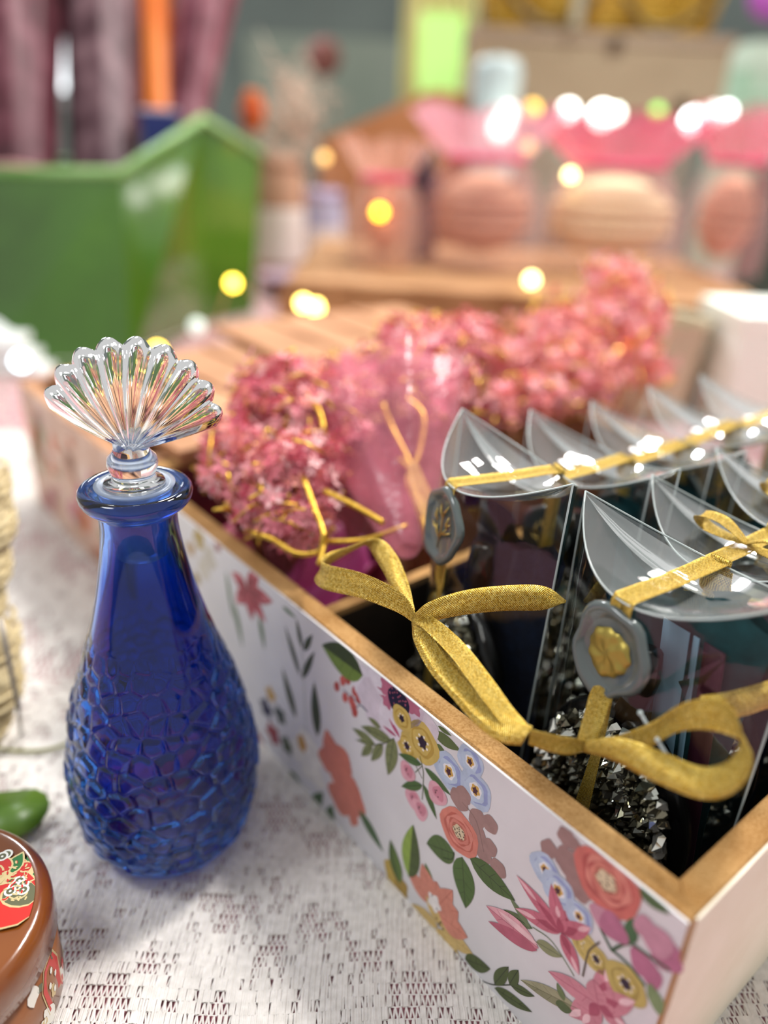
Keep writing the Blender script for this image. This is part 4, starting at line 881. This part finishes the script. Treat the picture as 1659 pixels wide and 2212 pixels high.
mb = MB(); mb.tube(bez([gz(-40, 1612, .003), gz(40, 1622, .0030), gz(110, 1618, .003), gz(165, 1595, .004), gz(215, 1560, .004)], 6), .0007, 6); mb.tube(bez([gz(-40, 1612, .003), gz(-120, 1690, .003), gz(-70, 1770, .007)], 6), .0007, 6); mb.build('stem', STEMM, vn)

# cream ornament at the left edge
orn = thing('wicker_ornament', gz(-30, 1590, .0017), 'cream knobbly wicker ornament with thin grey metal leg at the left picture edge', 'ornament')
CRM = mottled('cream_wicker', '#b8a47c', '#dccba0', 180, .6, .0015)
dO = .325
blobs = [(-25, 1060, 38, 60), (-15, 1140, 40, 55), (-30, 1230, 45, 60), (-40, 1310, 42, 60), (-12, 1400, 48, 75), (-8, 1480, 50, 75), (-22, 1545, 40, 60)]
for x, y, rx, ry in blobs:
    mb = MB(); mb.ball(at(x, y, dO), rx / F * dO, .012, ry / F * dO, 16, 10)
    for j in range(5):
        c = at(x, y - ry * .7 + j * ry * .35, dO); rr_ = rx / F * dO * sqrt(max(.1, 1 - ((j - 2) / 2.6) ** 2)) * 1.02
        mb.tube([c + Vector((rr_ * cos(t), .0125 * sin(t), 0)) for t in [2 * pi * q / 20 for q in range(21)]], .0012, 5)
    mb.build('wicker_lobe', CRM, orn)
mb = MB(); mb.tube([at(0, 1335, dO - .016), at(20, 1430, dO - .014), at(40, 1530, dO - .012)], .0010, 8); mb.tube([at(40, 1530, dO - .012), gz(46, 1585, .0017)], .0008, 8); mb.build('leg', mat('grey_wire', '#8c8680', .4, metal=.7), orn)

# ------------------------------------------------------------------ green hexagonal planter with wrapped cones
pl = thing('hexagonal_planter', gz(270, 790, .001), 'glossy green faceted planter at the upper left holding wrapped cones', 'planter')
top = [at(-120, 372, .86), at(262, 374, .80), at(437, 256, .93), at(562, 334, 1.02)]
c_ = Vector((-.38, 1.02, 0)); bot = [gz(92, 800, .002), gz(285, 796, .002), None, None]
bot[0] = gz(60, 800, .002)
def drop(p, k): q = Vector((c_.x + (p.x - c_.x) * k, c_.y + (p.y - c_.y) * k, .002)); return q
bot = [gz(-40, 800, .002) , gz(285, 800, .002), drop(top[2], .93), drop(top[3], .93)]
back = [Vector((top[3].x - .08, 1.22, top[3].z)), Vector((top[0].x, 1.2, top[0].z))]; bback = [Vector((p.x, p.y, .002)) for p in back]
T_ = top + back; B_ = bot + bback; GREEN = mottled('green_lacquer', '#2f4a14', '#5a8428', 4, .16, mid='#3f661c', coat=.5)
for k in range(6):
    a, b, c, d = B_[k], B_[(k + 1) % 6], T_[(k + 1) % 6], T_[k]; nrm = (b - a).cross(d - a).normalized(); th_ = .006
    ctr = (a + b + c + d) / 4
    if nrm.dot(ctr - Vector((c_.x, c_.y, ctr.z))) > 0: nrm = -nrm
    mb = MB(); vs = [a, b, c, d] + [p + nrm * th_ for p in (a, b, c, d)]
    mb.add(vs, [(0, 1, 2, 3), (7, 6, 5, 4), (0, 4, 5, 1), (1, 5, 6, 2), (2, 6, 7, 3), (3, 7, 4, 0)]); mb.build('side_panel', GREEN, pl)
mb = MB(); mb.tube([T_[k % 6] for k in range(7)], .006, 6); mb.build('rim', mottled('rim_pale', '#6ca04c', '#a8cc90', 6, .3), pl)
mb = MB(); vs = [p.copy() for p in B_]; mb.add([v - Vector((0, 0, .0)) for v in vs], [tuple(range(6))]); mb.build('base', GREEN, pl, .002)
WR = [mottled('plum_foil', '#380c16', '#7c4854', 26, .5, mid='#561e2c'), mottled('mauve_foil', '#42282e', '#86686e', 30, .5, mid='#5a3c44'), mottled('rose_foil', '#4c1422', '#a07880', 18, .5, mid='#783e4c')]
def cone(xb, yb, xt, yt, d, r0, r1, mt, lab, nm='wrapped_cone', cat='wrapped gift'):
    a = at(xb, yb, d); b = at(xt, yt, d + .03); t = thing(nm, a, lab, cat, 'foil wrapped cones in the planter' if nm == 'wrapped_cone' else None); mb = MB()
    dn = (b - a).normalized(); p = dn.orthogonal().normalized(); q = dn.cross(p)
    mb.grid(lambda s, v: a.lerp(b, v) + (p * cos(2 * pi * s) + q * sin(2 * pi * s)) * ((r0 + (r1 - r0) * v) * (1 + .1 * sin(2 * pi * s * 8) * (.3 + .7 * v) + .05 * sin(2 * pi * s * 3 + v * 4))), 64, 14); mb.build('foil_wrap', mt, t)
    mb = MB(); mb.tube([a.lerp(b, .03), a.lerp(b, .05)], [r0 * 1.15, r0 * 1.15], 20); mb.build('tie', mat('dusty_tie', '#b48484', .6), t); return t
cone(45, 430, 20, -260, .93, .042, .060, WR[0], 'plum foil cone, leftmost in the green planter'); cone(232, 440, 215, -260, .97, .038, .052, WR[1], 'speckled mauve foil cone in the middle of the green planter'); cone(392, 330, 470, -200, 1.0, .022, .046, WR[2], 'rose foil cone leaning right in the green planter')
cone(345, 330, 325, -180, .99, .017, .022, mottled('orange_paper', '#e06a18', '#f09040', 8, .5), 'slim orange paper roll between the foil cones', 'paper_roll', 'paper roll')
t = thing('blue_box', at(350, 300, .95), 'small blue box tucked in the green planter below the orange roll', 'box'); mb = MB(); mb.cbox(at(350, 330, .96), .045, .03, .045, .3); mb.build('carton', mat('blue_carton', '#26306c', .4), t)
mb = MB(); mb.cbox(at(350, 330, .96) + Vector((0, 0, .045)), .046, .031, .004, .3); mb.build('lid', mat('blue_lid', '#c8c4d8', .4), t)

# ------------------------------------------------------------------ jars and small goods left of the crate
def jar(x, y, r, h, mt, lidm, lab, z=.0, d=None, cat='jar', nm='jar'):
    p = gz(x, y, z) if d is None else at(x, y, d); t = thing(nm, p, lab, cat); mb = MB()
    mb.lathe(p, [(0, 0), (r * .95, 0), (r, .004), (r, h * .8), (r * .8, h * .9), (r * .78, h * .93), (0, h * .93)], 32); mb.build('body', mt, t)
    mb = MB(); mb.lathe(p, [(r * .84, h * .9), (r * .86, h), (0, h)], 32); mb.build('lid', lidm, t)
    mb = MB(); mb.lathe(p, [(r * 1.005, h * .2), (r * 1.012, h * .22), (r * 1.012, h * .6), (r * 1.005, h * .62)], 32); mb.build('label_band', mat('band_' + nm + str(round(x)), '#e0d4cc', .6), t); return t
jar(608, 618, .040, .20, mottled('jar_brown', '#9c7058', '#c8a084', 12, .4), mat('lid_tan', '#c0967c', .5), 'tall tan jar between the green planter and the crate')
jar(697, 612, .036, .15, mottled('jar_lilac', '#a09cb4', '#c8c8dc', 12, .4), mat('lid_lilac', '#b8aed0', .5), 'pale lilac grey jar beside the tan jar')
t = thing('plum_dish', gz(630, 640, 0), 'low plum coloured dish before the tan jar', 'dish'); mb = MB(); mb.lathe(gz(628, 640, .001), [(0, 0), (.03, 0), (.045, .03), (.047, .032), (.044, .031), (.028, .005), (0, .004)], 32); mb.build('bowl', mottled('plum', '#5c3444', '#84546a', 12, .3), t)
mb = MB(); mb.lathe(gz(628, 640, .001), [(.0465, .031), (.0485, .033), (.0465, .034), (.0445, .032)], 32); mb.build('rim', mat('plum_rim', '#b8a0b0', .3), t)
t = thing('orange_flower', at(545, 290, 1.15), 'orange paper flower beside the green planter rim', 'paper flower'); 
for k in range(6):
    a = 2 * pi * k / 6; mb = MB(); mb.ball(at(545, 240, 1.15) + Vector((.009 * cos(a), 0, .015 * sin(a))), .010, .006, .016, 10, 6); mb.build('petal', mat('orange_petal', '#e0702c', .6), t)
mb = MB(); mb.ball(at(545, 240, 1.14), .011); mb.build('centre', mat('orange_core', '#c04818', .6), t)
mb = MB(); mb.tube([at(545, 250, 1.16), gz(575, 640, .0) + Vector((0, .1, 0))], .003, 6); mb.build('stem', mat('grey_green_stem', '#6a7a54', .6), t)
mb = MB(); t = thing('dried_pampas', at(600, 330, 1.2), 'pale pink beige dried plume behind the jars', 'dried flowers'); rrn = np.random.default_rng(4)
for k in range(260):
    s = rrn.random(); c = at(600 + 50 * sin(s * 3), 330 - 150 * s, 1.22) + Vector(rrn.normal(size=3) * .022); mb.tube([c, c + Vector(rrn.normal(size=3) * .018) + Vector((0, 0, .01))], [.0022, .0004], 4)
tag(mb.build('plume', mottled('plume_beige', '#cdb4a0', '#e8d6c4', 10, .8), t), kind='stuff'); mb = MB(); mb.tube([at(600, 330, 1.22), gz(605, 600, 0)], .003, 6); mb.build('stem', mat('plume_stem', '#a08060', .7), t)

# ------------------------------------------------------------------ pink tulle gift bags on the crate
BZ = .0985
def tulle_bag(x, y, wpx, hpx, d, body, tuft, lab, cont=None, seed=0):
    p = at(x, y, d); p.z = BZ; sc = d / F; w_, h_ = wpx * sc * .95, hpx * sc * .80; rr = np.random.default_rng(seed)
    t = thing('tulle_gift_bag', p, lab, 'gift bag', 'tulle gift bags on the crate'); mb = MB()
    def g(s, q):
        a = 2 * pi * s; f = (1 - .35 * q ** 3) * (.92 + .1 * sin(pi * q)); return p + Vector((w_ / 2 * f * cos(a) * (1 + .05 * sin(6 * a)), .055 * f * sin(a) * (1 + .05 * sin(5 * a)), h_ * .72 * q))
    mb.grid(g, 48, 12); mb.build('tulle_body', body, t)
    mb = MB()
    def gt(s, q):
        a = 2 * pi * s; f = .55 + .55 * q ** .7; return p + Vector((w_ / 2 * f * cos(a) * (1 + .16 * sin(9 * a) * q), .05 * f * sin(a) * (1 + .16 * sin(9 * a) * q), h_ * (.68 + .32 * q * (1 + .10 * sin(5 * a + seed)))))
    mb.grid(gt, 72, 8); mb.build('ruffled_top', tuft, t)
    mb = MB(); mb.tube([p + Vector((w_ / 2 * .6 * cos(a), .036 * sin(a), h_ * .70)) for a in [2 * pi * k / 24 for k in range(25)]], .004, 6); mb.build('tie', mat('rose_tie', '#d0446c', .4), t)
    if cont:
        mt, lab2, rx, rz = cont; mb = MB(); mb.ball(p + Vector((0, 0, h_ * .36)), w_ * rx, .032, h_ * rz, 24, 14)
        for j in (-1, 0, 1): mb.tube([p + Vector((w_ * rx * .98 * cos(a), .034 * sin(a), h_ * .36 + j * h_ * rz * .3)) for a in [2 * pi * k / 20 for k in range(21)]], .0035, 5)
        mb.org = p; o = mb.build('rope_bun', mt); tag(o, lab2, 'soap')
    return t
TU = sheer('tulle_pink', '#eeb0b0', .19, .6, .6, 10); TT = sheer('tulle_hot', '#ea6288', .5, .5, .6, 14); TP = sheer('tulle_peach', '#f0b8a4', .36, .6, .6, 10); TTP = sheer('tulle_pale', '#f4b4c8', .55, .5, .6, 12)
BUN = mottled('straw_bun', '#d8c094', '#ecdab4', 12, .7); BUNB = mottled('brown_bun', '#b0785c', '#d4a888', 12, .7)
tulle_bag(828, 560, 170, 300, .93, TP, TP, 'peach tulle bag, leftmost on the crate, with amber candle', (mottled('amber', '#a84c14', '#c8702c', 10, .3), 'round amber candle in the peach tulle bag', .26, .28), 1)
tulle_bag(1030, 580, 270, 380, .93, TU, TTP, 'pale pink tulle bag holding a tan bun, second from the left on the crate', (BUNB, 'tan woven bun in the pale pink tulle bag', .38, .26), 2)
tulle_bag(1300, 590, 320, 370, .95, TU, TT, 'hot pink topped tulle bag holding a cream bun, middle of the crate', (BUN, 'cream woven bun in the hot pink topped tulle bag', .42, .27), 3)
tulle_bag(1540, 600, 190, 390, .97, TU, TT, 'slim pink tulle bag at the right end of the crate', (BUNB, 'brown bun in the slim pink tulle bag', .30, .26), 4)
mb = MB(); c = at(905, 500, .98); c.z = BZ; mb.lathe(c, [(0, 0), (.022, 0), (.023, .004), (.023, .09), (.014, .105), (.013, .125), (0, .125)], 24); mb.org = c; tag(mb.build('dark_bottle', mat('dark_plum_glass', '#3c2c38', .25)), 'dark plum bottle between the peach and pale pink bags', 'bottle')

# ------------------------------------------------------------------ display stand with the beige case and gold basket
cs = thing('beige_case', at(1290, 230, 1.35), 'large beige case with dark clasps on a stand above the pink bags', 'case'); BEI = mottled('beige_leather', '#9c8c70', '#b0a184', 6, .6)
p = at(1282, 238, 1.35); hz = 120 / F * 1.35; 
mb = MB(); mb.cbox((p.x, p.y + .12, p.z), .44, .24, hz * 1.02, -.03); mb.build('case_body', BEI, cs)
mb = MB(); mb.cbox((p.x, p.y + .12, p.z + hz * 1.03), .45, .25, .018, -.03); mb.build('case_lid', mottled('beige_lid', '#9c8a74', '#ac9c84', 6, .6), cs)
for x in (-.14, .02, .15):
    mb = MB(); mb.cbox((p.x + x, p.y - .004, p.z + hz * (.9 if x == .02 else .03)), .022, .01, .02); mb.build('clasp', mat('dark_brass', '#5c4a38', .4, metal=.5), cs)
mb = MB(); mb.cbox((p.x, p.y + .12, -.0), .40, .2, p.z - .004); so = mb.build('display_riser', mottled('riser_grey', '#8c887a', '#a8a492', 5, .7)); tag(so, 'grey riser under the beige case, behind the pink bags', 'riser')
bk = thing('gold_basket', (p.x, p.y + .1, p.z + hz + .03), 'golden wicker basket with dark handle on the beige case', 'basket'); WIC = mottled('gold_wicker', '#a87c14', '#dcb84c', 20, .5)
zb = p.z + hz * 1.03 + .019
for k in range(9):
    mb = MB(); mb.tube([Vector((p.x + .01 + (.185 + .003 * k) * cos(a), p.y + .12 + (.09 + .002 * k) * sin(a), zb + .007 + k * .0135)) for a in [2 * pi * j / 40 for j in range(41)]], .0075, 6); mb.build('wicker_ring', WIC, bk)
for k in range(14):
    a = 2 * pi * k / 14; mb = MB(); mb.tube([Vector((p.x + .01 + .195 * cos(a), p.y + .12 + .10 * sin(a), zb)), Vector((p.x + .01 + .222 * cos(a), p.y + .12 + .118 * sin(a), zb + .125))], .006, 6); mb.build('stake', WIC, bk)
for s in (-1, 1):
    mb = MB(); mb.tube(bez([Vector((p.x + s * .21, p.y, zb + .11)), Vector((p.x + s * .15, p.y, zb + .03)), Vector((p.x + s * .08, p.y, zb + .004)), Vector((p.x + s * .02, p.y, zb + .05))], 6), .006, 6); mb.build('handle', mat('dark_handle', '#5a4a20', .5), bk)
mb = MB(); mb.cbox((p.x - .055, p.y - .03, zb), .018, .01, .15, 0); mb.build('tag_post', mat('grey_post', '#a8a48c', .5), bk)
# green lit sign, yellow post, pale canister
mb = MB(); c = at(952, 118, 1.7); mb.cbox((c.x, c.y, c.z - .075), .092, .02, .15); mb.org = c; sg = tag(mb.build('green_light_panel', mat('green_glow', '#b8f088', .5, emit='#c4f58c', es=.45)), 'glowing pale green panel in front of the yellow curtain', 'sign')
mb = MB(); c2_ = Vector((c.x - .01, c.y + .06, 0)); mb.grid(lambda s, q: Vector((c.x - .085 + .16 * s, c.y + .06 + .01 * sin(s * 25), -.002 + (c.z + .5) * q)), 30, 4); mb.org = c2_; tag(mb.build('yellow_curtain', mottled('yellow_cloth', '#cfc486', '#e6dca0', 5, .8), None, .002), 'pale yellow curtain strip behind the green glowing panel', 'curtain')
c = gz(1040, 480, 0); c.y = 1.35; c.x = at(1040, 210, 1.4).x; mb = MB(); mb.lathe((c.x, c.y, 0), [(0, 0), (.036, 0), (.037, .01), (.037, .33), (.03, .345), (0, .35)], 28); mb.org = (c.x, c.y, 0); tag(mb.build('pale_canister', mat('pale_blue_white', '#a8b8b8', .4)), 'tall pale blue canister left of the beige case', 'canister')
# right edge: mint and magenta goods, dark green tub, white carton
def simple_box(nm, p, dx, dy, dz, rz, m1_, m2_, lab, cat):
    t = thing(nm, p, lab, cat); mb = MB(); mb.cbox(p, dx, dy, dz, rz); mb.build('carton', m1_, t); mb = MB(); mb.cbox(Vector(p) + Vector((0, 0, dz)), dx * 1.03, dy * 1.03, dz * .12, rz); mb.build('lid', m2_, t); return t
c = at(1625, 250, 1.6); simple_box('mint_carton', (c.x + .03, c.y, 0), .17, .12, c.z + .08, .1, mottled('mint_stripes', '#9cd0ac', '#dff0dc', 14, .5), mat('mint_lid', '#d8ecd8', .5), 'tall mint green carton at the upper right edge', 'carton')
c = at(1625, 30, 1.65); mb = MB(); mb.ball((c.x + .03, c.y - .02, c.z + .03), .05, .04, .045, 20, 12); mb.org = c; tag(mb.build('magenta_ball', mottled('magenta_yarn', '#b030b4', '#d878d4', 20, .6)), 'magenta yarn ball on top of the mint carton', 'ball')
c = gz(1660, 640, 0); simple_box('dark_green_tub', (c.x + .09, c.y, 0), .25, .2, .2, 0, mottled('dark_green', '#2c4438', '#5c7468', 4, .5), mat('tub_lid', '#8ca49c', .4), 'dark green tub at the right edge behind the white carton', 'tub')
wc = simple_box('white_carton', (.405, .735, 0), .20, .09, .098, .06, mat('white_card', '#f2f6ec', .7), mat('white_card_lid', '#f6faf0', .7), 'white carton at the right edge behind the pillow boxes', 'carton')
c = Vector((.262, .70, 0)); mb = MB(); mb.lathe((c.x, c.y + .04, 0), [(0, 0), (.030, 0), (.032, .004), (.040, .09), (.042, .094), (.038, .092), (.030, .012), (0, .01)], 6, 0, False); mb.org = (c.x, c.y + .04, 0); tag(mb.build('beige_cup', mottled('beige_card', '#bcae94', '#d0c4a8', 12, .7)), 'beige faceted cup beside the white carton', 'cup')
# white folded cloth at the left edge
t = thing('folded_cloth', gz(20, 800, 0), 'folded white cloth by the green planter at the left edge', 'cloth'); 
for k in range(3):
    mb = MB(); cx_ = gz(-30, 800, 0)
    mb.grid(lambda s, q: Vector((cx_.x - .10 + (.17 - .012 * k) * s, cx_.y - .02 + (.16 - .01 * k) * q, .006 + .014 * k + .012 * sin(pi * s) * sin(pi * q) + .002 * sin(s * 17 + k))), 20, 14); mb.build('fold', mottled('white_cotton', '#dfe6e4', '#f4f6f4', 20, .8), t, .010)

# ------------------------------------------------------------------ fairy lights
def bulbs(name, lab, pts, r, col, es, wirecol):
    P = [at(x, y, d) for x, y, d, *_ in pts]; t = thing(name, P[0], lab, 'string lights')
    mb = MB(); w_ = []
    for a, b in zip(P, P[1:]): w_ += [a, (a + b) / 2 - Vector((0, 0, .012))]
    w_.append(P[-1]); mb.tube(bez(w_, 5), .0006, 5); mb.build('wire', mat(wirecol[0], wirecol[1], .4, metal=.6), t)
    for k, (p, q) in enumerate(zip(P, pts)):
        sc, e, c = (list(q[3:]) + [1, 1, col][len(q[3:]):])[:3]
        mb = MB(); mb.ball(p, r * sc, n=14, k=9); mb.build('bulb', mat('bulb_%s_%g' % (c.strip('#'), es * e), c, .4, emit=c, es=es * e), t)
WY = '#ffd84a'
bulbs('fairy_lights', 'warm yellow fairy lights strung over the kraft lids and flowers',
 [(340, 758, .62, 1, 1.5), (398, 797, .60, .9, .5, '#ffc850'), (503, 612, .74, 1, 1.5), (655, 655, .70, 1, 1.7, '#ffe070'), (682, 664, .69, 1, 1.7, '#ffe070'), (741, 763, .60, .8, .8), (700, 341, 1.0, 1.1, .35, '#f0c070'), (820, 458, .86, 1.1, 1.3, '#ffb820'), (1141, 316, .9, 1.1, .7, '#ffdc80'), (1232, 378, .88, .9, 1.2, '#fff0a0'), (1148, 605, .8, 1, 1.4, '#ffee98'), (1331, 764, .50, .62, 2.0, '#ffe088')], .0058, WY, 8., ('copper_wire', '#a06a3c'))
bulbs('highlight_balls', 'glowing white balls standing in for highlights and ceiling lights above the pink bags',  # added glowing balls and wire, in place of cellophane highlights and ceiling lights
 [(1082, 275, 1.12, 1.3, 1, '#fffaf0'), (1098, 245, 1.14, 1, 1, '#f6fffa'), (1150, 236, 1.16, .8, .5, '#ffc850'), (1228, 240, 1.16, 1, 1, '#fffdf6'), (1300, 250, 1.14, 1.3, 1.2, '#fffdf6'), (1330, 246, 1.16, .8, 1, '#f4fff0'), (1420, 240, 1.2, .7, .25, '#90e060'), (1500, 262, 1.14, 1.3, 1.2, '#ffffff'), (1540, 248, 1.15, 1.1, 1, '#f8fffc'), (1570, 240, 1.16, .8, 1, '#f8fffc')], .0125, '#ffffff', 7., ('white_wire', '#c8ccc8'))
bulbs('accent_lights', 'two pale lights on a thin wire at the foot of the green planter',
 [(45, 780, .72, 1, .9, '#d8f4ff'), (425, 705, .75, 1, .10, '#d8e8e0')], .0075, '#ffffff', 8., ('white_wire', '#c8ccc8'))
bulbs('cone_lights', 'pair of white lights between the foil cones of the planter', [(366, 122, 1.05, 1, .6, '#fff4dc'), (355, 90, 1.08, 1, 1, '#f4faff')], .0075, '#ffffff', 8., ('white_wire', '#c8ccc8'))
mb = MB(); c = at(700, 124, 1.9); mb.ball(c, .042, .024, .042, 24, 12); mb.org = c; tag(mb.build('maroon_lamp', mat('maroon_lamp', '#8c5850', .6)), 'round dull maroon lantern hanging before the grey wall', 'lantern')
mb = MB(); mb.tube([c + Vector((0, 0, .03)), c + Vector((0, 0, .8))], .0008, 5); mb.build('cord', mat('grey_wire'), bpy.data.objects['maroon_lamp'])
# brown tent-like basket lid behind the peach bag
mb = MB(); c = at(850, 280, 1.25); mb.add([Vector((c.x - .12, c.y, c.z - .16)), Vector((c.x + .16, c.y, c.z - .12)), Vector((c.x + .16, c.y, c.z + .05)), Vector((c.x + .06, c.y, c.z + .06)), Vector((c.x - .12, c.y, c.z - .02)),
   Vector((c.x - .12, c.y + .1, c.z - .16)), Vector((c.x + .16, c.y + .1, c.z - .12)), Vector((c.x + .16, c.y + .1, c.z + .05)), Vector((c.x + .06, c.y + .1, c.z + .06)), Vector((c.x - .12, c.y + .1, c.z - .02))],
   [(0, 1, 2, 3, 4), (9, 8, 7, 6, 5)] + [(i, 5 + i, 5 + (i + 1) % 5, (i + 1) % 5) for i in range(5)]); mb.cbox((c.x + .02, c.y + .05, 0), .24, .09, c.z - .13)
mb.org = (c.x, c.y, 0); tag(mb.build('brown_display_board', mottled('brown_board', '#a4683c', '#c0885c', 8, .7)), 'slanting brown display board behind the peach bag', 'display board')
